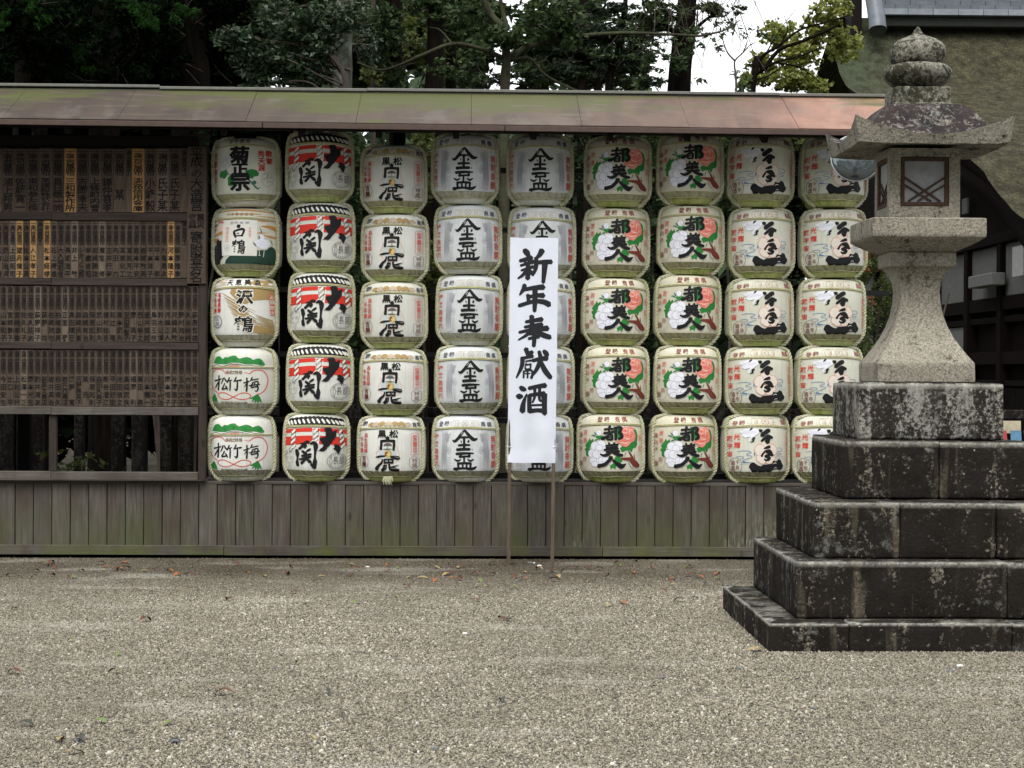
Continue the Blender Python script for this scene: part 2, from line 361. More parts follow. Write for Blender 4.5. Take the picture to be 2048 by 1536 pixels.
def copper():
    b = NB('copper_sheet', .6, .18)
    x = b.math('ADD', b.axis(0), b.math('MULTIPLY', b.math('SUBTRACT', b.noise(b.pos((.7, 1, 1)), 1.0, 4), .5), 1.6))
    base = b.ramp(b.mr(x, -4.2, 3.6), [(0, (.060, .045, .037)), (.38, (.075, .058, .046)), (.58, (.092, .068, .052)), (.74, (.115, .076, .058)), (.85, (.155, .093, .072)), (.90, (.27, .15, .11)), (1, (.36, .20, .145))])
    moss = b.ramp(b.mr(x, -4.2, 3.6), [(0, .18), (.3, .42), (.46, .85), (.62, .85), (.74, .42), (.84, .10), (1, 0.0)])
    mn = b.noise(b.pos((.55, 1.6, 1.6)), 2.2, 5, .6); hz = b.mr(b.axis(1), 15.6, 16.4, -.24, .22)
    mn = b.math('ADD', b.math('MULTIPLY', b.math('SUBTRACT', mn, .5), 1.7), .47); mm = b.mr(b.math('ADD', b.math('ADD', mn, hz), b.math('MULTIPLY', moss, .36)), .60, .86, 0, .9)
    streak = b.noise(b.vadd(b.pos((3.2, .9, .9)), b.vmul(b.noise(b.pos(), 2, 3), (.8, .8, .8))), 1.4, 6, .62)
    c = b.mix(b.mr(streak, .40, .66, 0, .8), base, b.mix(.6, base, (.026, .021, .022))); c = b.mix(b.mr(b.noise(b.pos((2.4, 1.2, 1.2)), 1.1, 5), .55, .7, 0, .40), c, (.17, .155, .14))
    pale = b.noise(b.pos((.8, 5, 5)), 2.6, 4); c = b.mix(mm, c, (.066, .076, .022)); c = b.mix(b.mr(pale, .58, .70, 0, .30), c, (.16, .175, .105))
    c = b.mix(b.mr(b.rand(), 0, 1, 0, .25), c, b.mix(.5, c, (.09, .07, .06)))
    b.col(c); b.bump(b.noise(b.pos(), 3, 3), .15, .02); M['copper_sheet'] = b.m
copper()
flat('ridge_metal', (.15, .15, .135), .4, .5); flat('eave_wood', (.075, .05, .042), .7)
def thatch():
    b = NB('mossy_bark_roof', .95, .05)
    n = b.noise(b.pos((1, .4, 1)), 7, 8, .78); f = b.noise(b.pos((1, .35, 1)), 38, 5, .7); big = b.noise(b.pos(), .8, 3)
    c = b.ramp(n, [(.34, (.026, .023, .016)), (.5, (.072, .070, .045)), (.66, (.122, .124, .068))])
    c = b.mix(b.mr(f, .36, .58, .8, 0), c, (.028, .021, .014))
    gx = b.mr(b.axis(0), 5.3, 6.9, 1, 0); gx = b.math('MULTIPLY', gx, b.mr(b.axis(1), 26.5, 29, 0, 1)); c = b.mix(b.math('MULTIPLY', gx, b.mr(n, .4, .6, .2, .9)), c, (.05, .085, .05))
    sp = b.vor(b.pos(), 9); c = b.mix(b.mr(sp, .06, .10, .5, 0), c, (.22, .25, .16))
    b.col(c); b.bump(b.math('ADD', n, f), .9, .06); M['mossy_bark_roof'] = b.m
thatch()
flat('bark_edge', (.022, .018, .014), .95, .05, .4); flat('plaster', (.20, .205, .195), .9); flat('ridge_tile', (.10, .115, .135), .5, .4, .25, 6); flat('ridge_tile_pale', (.20, .225, .25), .5, .4, .2, 6); flat('tile_dark', (.05, .055, .05), .7)
flat('lamp_paper', (.25, .26, .27), .8); flat('white_paint', (.6, .6, .58), .6)
b = NB('mirror_dome', .13, .5); b.b.inputs['Metallic'].default_value = .85; b.col((.17, .20, .21)); M['mirror_dome'] = b.m
flat('rim_metal', (.35, .36, .36), .4, .5)
for nm, c_ in (('leaf_brown', (.09, .035, .02)), ('leaf_orange', (.25, .085, .03)), ('leaf_tan', (.27, .20, .09)), ('leaf_green', (.11, .15, .04)), ('leaf_dark', (.03, .035, .025))): flat(nm, c_, .5, .4)
flat('card_blue', (.08, .2, .32), .5); flat('card_red', (.4, .05, .06), .5); flat('card_cream', (.6, .55, .4), .5)
# ================================================================ ground
bm = bmesh.new(); bx(bm, -120, 120, -20, 220, -.3, 0)
tag(bm_obj('ground', bm, M['ground_soil']), kind='structure')
def gravel():
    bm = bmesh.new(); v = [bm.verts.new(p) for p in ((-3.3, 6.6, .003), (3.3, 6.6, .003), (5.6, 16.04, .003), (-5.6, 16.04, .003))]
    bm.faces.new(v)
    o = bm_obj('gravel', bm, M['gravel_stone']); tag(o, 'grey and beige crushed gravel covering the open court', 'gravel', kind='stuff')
    g = bpy.data.node_groups.new('gravel', 'GeometryNodeTree')
    g.interface.new_socket('Geometry', in_out='INPUT', socket_type='NodeSocketGeometry'); g.interface.new_socket('Geometry', in_out='OUTPUT', socket_type='NodeSocketGeometry')
    N = g.nodes.new; L = g.links.new
    gi, go = N('NodeGroupInput'), N('NodeGroupOutput')
    d = N('GeometryNodeDistributePointsOnFaces'); d.inputs['Density'].default_value = 7600; L(gi.outputs[0], d.inputs['Mesh'])
    ico = N('GeometryNodeMeshIcoSphere'); ico.inputs['Radius'].default_value = 1; ico.inputs['Subdivisions'].default_value = 1
    sm = N('GeometryNodeSetMaterial'); sm.inputs['Material'].default_value = M['gravel_stone']; L(ico.outputs[0], sm.inputs[0])
    ip = N('GeometryNodeInstanceOnPoints'); L(d.outputs[0], ip.inputs['Points']); L(sm.outputs[0], ip.inputs['Instance'])
    r = N('FunctionNodeRandomValue'); r.data_type = 'FLOAT_VECTOR'; r.inputs[0].default_value = (0, 0, 0); r.inputs[1].default_value = (6.28, 6.28, 6.28); L(r.outputs[0], ip.inputs['Rotation'])
    s = N('FunctionNodeRandomValue'); s.data_type = 'FLOAT_VECTOR'; s.inputs[0].default_value = (.003, .0025, .0022); s.inputs[1].default_value = (.0088, .0072, .006); s.inputs['Seed'].default_value = 3; 
    p2 = N('FunctionNodeRandomValue'); p2.data_type = 'FLOAT'; p2.inputs[2].default_value = .0; p2.inputs[3].default_value = 1; p2.inputs['Seed'].default_value = 9
    pw = N('ShaderNodeMath'); pw.operation = 'POWER'; L(p2.outputs[1], pw.inputs[0]); pw.inputs[1].default_value = 9
    ad = N('ShaderNodeMath'); ad.operation = 'ADD'; L(pw.outputs[0], ad.inputs[0]); ad.inputs[1].default_value = .9
    vm = N('ShaderNodeVectorMath'); vm.operation = 'SCALE'; L(s.outputs[0], vm.inputs[0]); L(ad.outputs[0], vm.inputs['Scale'])
    L(vm.outputs[0], ip.inputs['Scale']); jg = N('GeometryNodeJoinGeometry'); L(ip.outputs[0], jg.inputs[0])
    L(ip.outputs[0], go.inputs[0])
    md = o.modifiers.new('gravel', 'NODES'); md.node_group = g
gravel()
# ================================================================ shelter: low board wall, bench, posts, rails, copper roof
WX0, WX1, WY = -6.6, 3.62, 16.10
BT = .640                                   # bench height
sh = thing('display_shelter', 'long open timber shelter with low plank wall and weathered copper roof', 'shelter', (0, WY, 0))
def sbox(name, x0, x1, y0, y1, z0, z1, m, bev=0, par=None):
    o = box(name, x0, x1, y0-WY, y1-WY, z0, z1, M[m] if isinstance(m, str) else m, par or sh, bev); return o
pme = None; x = P(30, 1000, WY).x; W_ = 36.45/242.2
k0 = int((WX0-x)/W_); i = k0
R_ = random.Random(5)
while x+i*W_ < WX1-.1:
    bm = bmesh.new()
    if True:
        hw = W_/2-.003; bx(bm, -hw, hw, 0, .022, 0, BT-.07-.012); bevel(bm, .003)
    o = bm_obj('plank', bm, M['weathered_plank'], sh, loc=(x+(i+.5)*W_, R_.uniform(-.004, .004), .07)); i += 1
    for dz in (.545,):
        pass
# nail heads as one part
V = []; Fc = []
for q in range(k0, i):
    for s in (-.045, .045):
        for z in (.055, .59):
            cx = x+(q+.5)*W_+s; n = len(V)
            V += [(cx+.004*math.cos(a), -.006, z+.004*math.sin(a)) for a in (0, 1.57, 3.14, 4.71)]; Fc.append((n, n+3, n+2, n+1))
o = np_obj('nail', V, Fc, M['dark_steel'], sh); o['kind'] = 'stuff'; o.location.z = .02
sbox('bottom_rail', WX0, -2.0, WY-.024, WY-.006, .028, .108, 'grey_rail_wood', .003)
sbox('bottom_rail', -1.996, 1.12, WY-.024, WY-.006, .026, .106, 'grey_rail_wood', .003)
sbox('bottom_rail', 1.124, WX1, WY-.024, WY-.006, .026, .106, 'grey_rail_wood', .003)
sbox('sill', WX0, WX1, WY+.03, WY+.12, .0, .06, 'dark_beam')
sbox('bench', WX0, WX1, WY-.004, WY+.62, BT-.03, BT-.004, 'grey_rail_wood', .003)
sbox('back_board', WX0, WX1, WY+.60, WY+.62, .06, BT-.032, 'dark_beam')
for px_ in (-330, 48, 572, 796, 1194, 1652, 1800):
    cx = P(px_, 700, WY+.64).x
    sbox('post', cx-.055, cx+.055, WY+.63, WY+.74, 0, 3.62, 'dark_beam', .006)
for z in (3.27, 2.76, 2.24, 1.69, 1.13):
    sbox('rack_rail', P(420, 700, WY+.6).x, WX1, WY+.575, WY+.615, z-.022, z+.022, 'dark_steel')
sbox('rack_rail', P(420, 700, WY+.4).x, WX1, WY+.5, WY+.53, BT, BT+.05, 'dark_steel')
# front row of dark steel under the casks
sbox('rack_rail', P(416, 700, WY).x, WX1, WY+.03, WY+.06, BT-.004, BT+.012, 'dark_steel')
# roof
YE, YR = 15.58, 16.52
def ez(x): return P(1000, 249, YE).z - .0052*(x-.3)    # eave sags to the right
def rz_(x): return P(1000, 187, YR).z - .0026*(x-.3)
jt = [-700, -480, -262, -50, 60, 275, 515, 722, 940, 1149, 1352, 1560, 1764, 1846]
jx = [(p_-935)/((3900)/YR) for p_ in jt]
RT = .012
def slab(name, A, B, Cc, D, t, m, par, under=None):
    """quad slab: A,B lower edge, Cc,D upper edge (right then left)"""
    n = (Vector(B)-Vector(A)).cross(Vector(D)-Vector(A)).normalized()
    bm = bmesh.new(); top = [bm.verts.new(Vector(p)) for p in (A, B, Cc, D)]; bot = [bm.verts.new(Vector(p)-n*t) for p in (A, B, Cc, D)]
    bm.faces.new(top); bm.faces.new(bot[::-1])
    for k in range(4): bm.faces.new([top[k], bot[k], bot[(k+1) % 4], top[(k+1) % 4]])
    bmesh.ops.recalc_face_normals(bm, faces=bm.faces)
    return bm_obj(name, bm, m, par)
for a, b_ in zip(jx, jx[1:]):
    g_ = .0015; dz = R_.uniform(-.002, .002)
    slab('roof_panel', (a+g_, YE-WY, ez(a)+dz), (b_-g_, YE-WY, ez(b_)+dz), (b_-g_, YR-WY-.02, rz_(b_)+dz), (a+g_, YR-WY-.02, rz_(a)+dz), RT, M['copper_sheet'], sh)
    # standing seam between two sheets
    slab('roof_seam', (b_-.004, YE-WY+.002, ez(b_)-.008), (b_+.004, YE-WY+.002, ez(b_)-.006), (b_+.004, YR-WY-.02, rz_(b_)-.006), (b_-.004, YR-WY-.02, rz_(b_)-.006), .01, M['dark_beam'], sh)
slab('back_roof', (jx[0], 17.0-WY, rz_(jx[0])-.19), (jx[-1], 17.0-WY, rz_(jx[-1])-.19), (jx[-1], YR-WY+.04, rz_(jx[-1])), (jx[0], YR-WY+.04, rz_(jx[0])), RT, M['copper_sheet'], sh)
xa, xb = jx[0], jx[-1]
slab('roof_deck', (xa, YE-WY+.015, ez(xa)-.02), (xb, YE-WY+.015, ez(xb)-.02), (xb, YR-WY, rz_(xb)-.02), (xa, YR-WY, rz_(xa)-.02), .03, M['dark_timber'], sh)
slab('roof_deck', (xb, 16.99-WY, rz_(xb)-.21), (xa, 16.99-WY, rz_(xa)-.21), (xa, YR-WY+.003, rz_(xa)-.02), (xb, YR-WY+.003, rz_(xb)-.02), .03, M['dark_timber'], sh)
def runbox(name, x0, x1, y0, y1, za0, za1, zb0, zb1, m, parent=sh):
    """long bar whose ends have their own z range (za at x0, zb at x1)"""
    bm = bmesh.new(); q = []
    for x_, z0, z1 in ((x0, za0, za1), (x1, zb0, zb1)):
        q.append([bm.verts.new((x_, y, z)) for y, z in ((y0, z0), (y1, z0), (y1, z1), (y0, z1))])
    a, b = q; bm.faces.new(a[::-1]); bm.faces.new(b)
    for k in range(4): bm.faces.new([a[k], a[(k+1) % 4], b[(k+1) % 4], b[k]])
    bmesh.ops.recalc_face_normals(bm, faces=bm.faces); bevel(bm, .003)
    return bm_obj(name, bm, M[m], parent)
cuts = [xa, P(525, 240, YE).x, P(1010, 240, YE).x, xb]
for a, b in zip(cuts, cuts[1:]):
    runbox('fascia_board', a+.003, b-.003, YE-WY-.006, YE-WY+.018, ez(a)-.052, ez(a)-.010, ez(b)-.052, ez(b)-.010, 'eave_wood')
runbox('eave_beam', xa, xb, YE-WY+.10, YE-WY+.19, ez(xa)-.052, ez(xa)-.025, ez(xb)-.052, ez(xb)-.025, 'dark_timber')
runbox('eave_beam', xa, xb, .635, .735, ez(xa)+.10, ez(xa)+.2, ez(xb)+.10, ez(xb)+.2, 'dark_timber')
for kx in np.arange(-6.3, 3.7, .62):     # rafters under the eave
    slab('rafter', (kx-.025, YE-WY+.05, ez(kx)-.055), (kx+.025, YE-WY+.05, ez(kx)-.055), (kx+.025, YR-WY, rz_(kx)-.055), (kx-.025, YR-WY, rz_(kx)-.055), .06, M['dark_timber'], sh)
cc = [xa, P(322, 180, YR).x, P(735, 180, YR).x, P(1556, 180, YR).x, xb]
for k, (a, b) in enumerate(zip(cc, cc[1:])):
    dz = (.012, .0, .004, .0)[k]
    runbox('ridge_cap', a, b-.002, YR-WY-.075, YR-WY+.075, rz_(a)+dz-.004, rz_(a)+dz+.020, rz_(b)+dz-.004, rz_(b)+dz+.020, 'ridge_metal')
runbox('ridge_board', xa, xb, YR-WY-.055, YR-WY+.055, rz_(xa)-.03, rz_(xa)-.005, rz_(xb)-.03, rz_(xb)-.005, 'ridge_metal')
# ================================================================ donor name board
BY = 16.06
def bp(px_, py_, dy=0): return P(px_, py_, BY+dy)
bxr = bp(413, 600).x
db = thing('donor_board', 'dark wooden donor board with rows of brushed name plates under the roof', 'notice board', (bxr, BY, BT), 0)
def dbox(name, x0, x1, y0, y1, z0, z1, m, bev=.003, par=None):
    return box(name, x0-bxr, x1-bxr, y0-BY, y1-BY, z0-BT, z1-BT, M[m], par or db, bev)
Xl = -6.3
zr = lambda y: bp(200, y).z
dbox('side_post', bp(398, 600).x, bxr, BY-.01, BY+.09, zr(958), zr(288), 'board_wood')
dbox('side_post', Xl-.06, Xl, BY-.01, BY+.09, zr(958), zr(288), 'board_wood')
joint = bp(104, 600).x
for (ya, yb, m) in ((425, 440.5, 'board_rail'), (556, 570.5, 'board_rail'), (684, 698, 'board_rail'), (813, 829, 'grey_rail_wood'), (943, 959, 'grey_rail_wood')):
    xr = bp(375.5, 600).x if ya < 560 else bp(398, 600).x
    dbox('cross_rail', Xl, joint-.001, BY-.022, BY+.05, zr(yb), zr(ya), m)
    dbox('cross_rail', joint+.001, xr-.001, BY-.022, BY+.05, zr(yb)-.003, zr(ya)-.003, m)
dbox('top_rail', Xl, bp(398, 300).x, BY-.03, BY+.05, zr(291), zr(272), 'dark_timber')
dbox('mullion', bp(97.5, 900).x, bp(113, 900).x, BY+.0, BY+.05, zr(943), zr(829), 'board_wood')
dbox('mullion', bp(-330, 900).x, bp(-314, 900).x, BY+.0, BY+.05, zr(943), zr(829), 'board_wood')
dbox('backing_board', Xl, bp(398, 600).x-.001, BY+.03, BY+.05, zr(813)+.001, zr(291)-.001, 'dark_timber')
plate_meshes = {}
def plate(x0, x1, y0, y1, txt, kind, par=db, proud=0.0, head=None, small=None):
    """px coordinates of the plate; txt: brushed characters from the top"""
    a = bp(x0, y0); b = bp(x1, y1); g_ = .0016
    o = dbox('name_plate', a.x+g_, b.x-g_, BY-.008-proud+random.uniform(-.0015, .0015), BY+.028, b.z, a.z-random.uniform(0, .004), kind, .0015)
    wd = (b.x-a.x)*.80; h = a.z-b.z; items = []
    n1 = len(head) if head else 0
    z = h-.012
    if head:
        hh = h*(.40 if len(head) > 4 else .36)
        for k, ch in enumerate(head): items.append((ch, 0, z-hh*(k+.5)/n1, wd*.95, hh/n1*1.12, .010))
        z -= hh+.018
    if txt:
        hh = z-.008; n = len(txt)
        ws = wd*1.0
        for k, ch in enumerate(txt):
            t = 0 if n == 1 else k/(n-1)
            chh = min(hh/n*1.02, wd*1.12)
            items.append((ch, 0, (z-chh/2)-(hh-chh)*t if n > 1 else z-hh/2, ws, chh, .012))
    me = text_flat(items, 'lettering', M['board_ink'])
    t = link(bpy.data.objects.new('lettering', me), o); t.location = (0, -(o.dimensions.y/2) if False else -((BY+.028)-(BY-.008-proud))/2-.0016-.0015, 0)
R2 = ['萩原隆幸', '河本隆子', '九鬼勇次', '平本　孝', '平本洋子', '岩崎敏英', '岩本平安', '當銘克之', '某東化工', '内田　力', '古井行寺', '瀧笙　修', '岩崎勝雄', '金廣吉昭', 'シオノ工部', '井上　敏', '長瀬浩平', '大人晴和会', '石上康雄', '松本経様', '', '入江孝子', '松本公英', '望月傭子', '上田拓司', '武山治夫', '松本　清']
R2y = {1: 'fresh_plate_wood', 19: 'fresh_plate_wood', 21: 'fresh_plate_wood', 23: 'fresh_plate_wood'}
R3 = ['荻原哲雄', '久米納緒', '野村浩治', '児嶋英敏', '児嶋正人', '鈴木公博', '鳥羽王枝', '壷井俊郎', '西山裕之', '岡　英子', '安田早智子', '高本武夫', '和辻　隆', '榎村桂吾', '武山熙夫', '保居起則', '森崎有治', '森崎民峯', '奥田晴巳', '正面　昇', '柏崎泰男', '柏崎欣也', '荻野　均', '荻野祥子', '佐久荘太', '佐久礼子', '宮崎孝俊', '宮崎静子', '山本和子', '山本昌雄']
R4 = ['松見悦二', '大谷義隆', '玉井文子', '片岡雅子', '岡本恒子', '和田千代治', '社領政和', '川本種一', '栗田　務', '福岡　則', '高橋定良', '池田信文', '平田好宏', '新谷澄江', '森田久美子', '保居起則', '某　氏　', '河野美英子', '濱野　寛', '岩井西商店', '谷田修久', '岩井英治', '訓英文商店', '駒井清次', '岡本光生', '松澤一正', '上村公代', '辻口　平', '今田安生', '久保政男']
rr = random.Random(3)
def kind_pick(): return rr.choice(['plate_wood']*7+['grey_plate_wood'])
r1 = [(13.3, '', '金百萬圓以上', 'plate_wood'), (24, '氏子某', '一金壱百萬圓也', None), (25, '氏子某', '一金壱百萬圓也', 'grey_plate_wood'), (24, '小峰毅', '一金弐百萬圓也', None), (24.5, '淡路信用金庫', '一金弐百六萬圓也', 'fresh_plate_wood'),
      (13, '', '金弐百萬圓以上', None), (24, '　某　', '一金弐百萬圓也', None), (24.6, '鎌仲喜孝', '一金弐百萬圓也', None), (25, '上條町内會', '一金弐百萬圓也', None), (24.6, '吉岡幸夫', '一金三百萬圓也', None), (24.4, '三和製作所', '一金三百萬圓也', 'fresh_plate_wood'),
      (24.6, '直日敬一同', '一金三百萬圓也', None), (25, '某建設株式会社', '一金三百萬圓也', None), (25.5, '東和参左株', '一金三百萬圓也', None), (25, '佐藤寛一', '一金三百七拾萬圓也', None), (25, '浦上邦男', '一金五百萬圓也', None), (25, '藤木一男', '一金五百萬圓也', None)]
xx = 375.3
for k in range(len(r1)+14):
    wd_, nm, hd, kd = r1[k] if k < len(r1) else (24.8, rr.choice(['上條町内會', '吉岡幸夫', '小峰毅', '浦上邦男']), '一金五百萬圓也', None)
    plate(xx-wd_, xx, 297, 425, nm, kd or 'plate_wood', head=hd); xx -= wd_
xx = 375.3
for k in range(27+26):
    nm = R2[k] if k < 27 else rr.choice(R3); wd_ = 13.75
    hd = '一金五拾萬圓也' if k < 20 else '一金四拾萬圓也'
    if k == 0: xx2 = xx-12.6; plate(xx2, xx, 441, 556, '', 'plate_wood', head='金五拾萬圓以上'); xx = xx2
    plate(xx-wd_, xx, 441, 556, nm, R2y.get(k) or kind_pick(), head=hd if nm or k != 20 else '金四拾萬圓以上', proud=.003 if k in R2y else 0); xx -= wd_
for row, (ya, yb, names) in enumerate(((571, 684, R3), (699, 813, R4))):
    xx = 398-.8
    for k in range(30+26):
        nm = names[k] if k < 30 else rr.choice(names); wd_ = 13.68
        kd = kind_pick()
        if row == 0 and k in (6, 23): kd = 'grey_plate_wood'
        plate(xx-wd_, xx, ya, yb, nm, kd, head='金壱拾萬圓也'); xx -= wd_
# heading board
a, b = bp(375.8, 294), bp(412.6, 568)
hb = dbox('heading_board', a.x, b.x, BY-.028, BY-.012, b.z, a.z, 'plate_wood')
H = a.z-b.z; it = []
def hz(py_): return (568-py_)/274*H
for ch, py_, hh in (('平', 308, 26), ('成', 324, 22), ('の', 347, 19), ('大', 368, 22), ('造', 390, 24), ('営', 411, 24), ('寄', 475, 25), ('附', 500, 25), ('者', 517, 23), ('芳', 537, 23), ('名', 555, 21)):
    it.append((ch, 0, hz(py_), 25/242.8, hh*1.0/242.8, .012))
for ch, px_, py_ in (('震', 8, 435), ('災', 8, 450), ('復', -8, 435), ('興', -8, 450)): it.append((ch, px_/242.8, hz(py_), 15/242.8, 15/242.8, .01))
t = link(bpy.data.objects.new('lettering', text_flat(it, 'lettering', M['board_ink'])), hb); t.location = (0, -.0105, 0)
# ================================================================ straw-wrapped sake casks
BR, BH = .283, .572
PROF = [(0, .70), (.02, .745), (.05, .775), (.078, .785), (.082, .80), (.10, .84), (.13, .895), (.155, .935), (.165, .950), (.172, .972), (.20, .985), (.30, .997), (.5, 1.0), (.68, .992), (.78, .978), (.86, .952), (.91, .918), (.95, .865), (.975, .80), (.992, .70), (1.0, .55)]
PV = np.array([p[0] for p in PROF]); PRr = np.array([p[1] for p in PROF])
def brad(th, v):
    r = np.interp(v, PV, PRr)*BR
    return r*(1+.006*np.sin(3*th+1)+.004*np.sin(5*th+2.2+6*v)+.0022*np.sin(17*th+9*v)*(v > .88))
def ring_mesh(vs_, n=72, pleat=None, cap_top=False, cap_bot=False, seed=0):
    V = []; Fc = []
    for v in vs_:
        for k in range(n):
            th = 2*math.pi*k/n; r = float(brad(np.float64(th), v))
            if pleat: r += pleat(th, v)
            V.append((r*math.sin(th), -r*math.cos(th), v*BH))
    for i in range(len(vs_)-1):
        for k in range(n):
            k2 = (k+1) % n; Fc.append((i*n+k, i*n+k2, (i+1)*n+k2, (i+1)*n+k))
    if cap_top or cap_bot:
        base = 0 if cap_bot else (len(vs_)-1)*n; c = len(V); V.append((0, 0, vs_[0 if cap_bot else -1]*BH-.0))
        for k in range(n):
            k2 = (k+1) % n; q = (base+k2, base+k, c, c) if cap_bot else (base+k, base+k2, c, c)
            Fc.append(q)
    return V, Fc
def tri_quads(Fc): return [f if f[2] != f[3] else f for f in Fc]
def build_ring(name, *a, mat=None, **k):
    V, Fc = ring_mesh(*a, **k)
    me = bpy.data.meshes.new(name); me.from_pydata(V, [], [f if f[2] != f[3] else f[:3] for f in Fc])
    me.materials.append(mat)
    for p in me.polygons: p.use_smooth = True
    return me
def tri(x): return abs((x % 1)-.5)*2
def pl_fold(th, v):   # folded straw bundles between mat and base
    s = tri(th*17/(2*math.pi)+.25*math.sin(th*2)+v*1.5); t = (v-.08)/.1
    return -.019*(s**9)+.005*math.sin(th*5+1)*(1-t)
def pl_base(th, v):
    s = tri(th*19/(2*math.pi)+.3); return -.017*(s**12)+.007+.003*math.sin(th*4)
def pl_top(th, v):
    s = tri(th*30/(2*math.pi)); return -.006*(s**3)*max(0, (v-.93))/.07
# ---- printing: everything is drawn in the pixel frame of one cask and wrapped round it
class Print:
    def __init__(s, cx, hw, top, bot):
        s.cx, s.hw, s.top, s.bot = cx, hw, top, bot; s.V = []; s.F = []; s.mi = []; s.layer = 0; s.last = None; s.sc = hw/730.0
    def lay(s, col, force=False):
        if col != s.last or force: s.layer += 1; s.last = col
    def add(s, pts, tris, col, force=False):
        s.lay(col, force); o = len(s.V); d = .0011+.00010*s.layer
        P_ = np.array(pts, float); u = np.clip((P_[:, 0]-s.cx)/s.hw*.296/.283, -.985, .985)
        v = np.clip((s.bot-P_[:, 1])/(s.bot-s.top), .165, .992)
        # the camera sees the lower v of the curved shoulder slightly compressed; keep it simple
        th = np.arcsin(u); r = brad(th, v)+d
        X = r*np.sin(th); Y = -r*np.cos(th); Z = v*BH
        s.V += list(zip(X, Y, Z)); s.F += [tuple(i+o for i in t) for t in tris]; s.mi += [PRK.index(col)]*len(tris)
    def stroke(s, col, pts, per=5, cap=True, force=False, jag=0):
        q = [tuple(p) if len(p) == 3 else (*p, pts[0][2]) for p in pts]
        S = spline(q, per); n = len(S); L = []; V = []
        for i, (x, y, w_) in enumerate(S):
            a = S[max(i-1, 0)]; b = S[min(i+1, n-1)]; dx, dy = b[0]-a[0], b[1]-a[1]; l = math.hypot(dx, dy) or 1
            nx, ny = -dy/l, dx/l; h = max(w_, .5)/2*(1.1 if col == 'K' else 1)*(1+(random.uniform(-jag, jag) if jag else 0))
            V += [(x+nx*h, y+ny*h), (x, y), (x-nx*h, y-ny*h)]
        T = []
        for i in range(n-1):
            for k in (0, 1):
                a = 3*i+k; T += [(a, a+1, a+4), (a, a+4, a+3)]
        if cap:   # slanted brush ends
            for e, sg in ((0, -1), (n-1, 1)):
                x, y, w_ = S[e]; a = S[max(e-1, 0)]; b = S[min(e+1, n-1)]; dx, dy = b[0]-a[0], b[1]-a[1]; l = math.hypot(dx, dy) or 1
                V.append((x+sg*dx/l*w_*.36+dy/l*w_*.08, y+sg*dy/l*w_*.36-dx/l*w_*.08)); c = len(V)-1
                T += [(3*e, 3*e+1, c), (3*e+1, 3*e+2, c)]
        s.add(V, T, col, force)
    def line(s, col, pts, w_, closed=False, smooth=False):
        if closed: pts = list(pts)+[pts[0]]
        if smooth: pts = spline([tuple(p) for p in pts], 6)
        out = []
        for a, b in zip(pts, pts[1:]):
            n = max(1, int(math.hypot(b[0]-a[0], b[1]-a[1])/(45*s.sc)))
            for i in range(n): out.append((a[0]+(b[0]-a[0])*i/n, a[1]+(b[1]-a[1])*i/n, w_))
        out.append((*pts[-1][:2], w_)); V = []; T = []; n = len(out)
        for i, (x, y, w2) in enumerate(out):
            a = out[max(i-1, 0)]; b = out[min(i+1, n-1)]
            if closed and i in (0, n-1): a, b = out[n-2], out[1]
            dx, dy = b[0]-a[0], b[1]-a[1]; l = math.hypot(dx, dy) or 1; V += [(x-dy/l*w2/2, y+dx/l*w2/2), (x+dy/l*w2/2, y-dx/l*w2/2)]
        for i in range(n-1): T += [(2*i, 2*i+1, 2*i+3), (2*i, 2*i+3, 2*i+2)]
        s.add(V, T, col)
    def ell(s, col, x, y, rx, ry, w_=None, n=28):
        pts = [(x+rx*math.cos(2*math.pi*k/n), y+ry*math.sin(2*math.pi*k/n)) for k in range(n)]
        s.line(col, pts, w_, True) if w_ else s.poly(col, pts)
    def poly(s, col, pts, force=False, step=55):
        bm = bmesh.new(); vs_ = [bm.verts.new((x, y, 0)) for x, y in pts]
        for t in mgeo.tessellate_polygon([[Vector((x, y, 0)) for x, y in pts]]):
            try: bm.faces.new([vs_[i] for i in t])
            except ValueError: pass
        s._bm(col, bm, step, force)
    def _bm(s, col, bm, step, force=False):
        step *= s.sc; xs = [v.co.x for v in bm.verts]; ys = [v.co.y for v in bm.verts]
        if not xs: bm.free(); return
        for ax, lo, hi, st in ((0, min(xs), max(xs), step), (1, min(ys), max(ys), step*1.6)):
            t = (math.floor(lo/st)+1)*st
            while t < hi:
                co = (t, 0, 0) if ax == 0 else (0, t, 0); no = (1, 0, 0) if ax == 0 else (0, 1, 0)
                bmesh.ops.bisect_plane(bm, geom=list(bm.verts)+list(bm.edges)+list(bm.faces), plane_co=co, plane_no=no); t += st
        bmesh.ops.triangulate(bm, faces=bm.faces); bm.verts.index_update()
        s.add([v.co[:2] for v in bm.verts], [tuple(v.index for v in f.verts) for f in bm.faces], col, force); bm.free()
    def g(s, col, ch, x, y, w_, h_, bold=.02, slant=0, rot=0):
        V, T = glyph(ch, bold); 
        if w_ < 120*s.sc:     # small characters follow the curve well enough as they are
            pts = [(x+a*w_+slant*b*w_, y-b*h_) for a, b in V]
            s.add(pts, T, col); return
        bm = bmesh.new(); cr, sr = math.cos(rot), math.sin(rot)
        vs_ = [bm.verts.new((x+(a*cr-b*sr)*w_+slant*b*w_, y-(a*sr+b*cr)*h_, 0)) for a, b in V]
        for t in T:
            try: bm.faces.new([vs_[i] for i in t])
            except ValueError: pass
        s._bm(col, bm, 50)
    def col(s, c, txt, x, ys, w_, h_, bold=.015):
        for ch, y in zip(txt, ys): s.g(c, ch, x, y, w_, h_, bold)
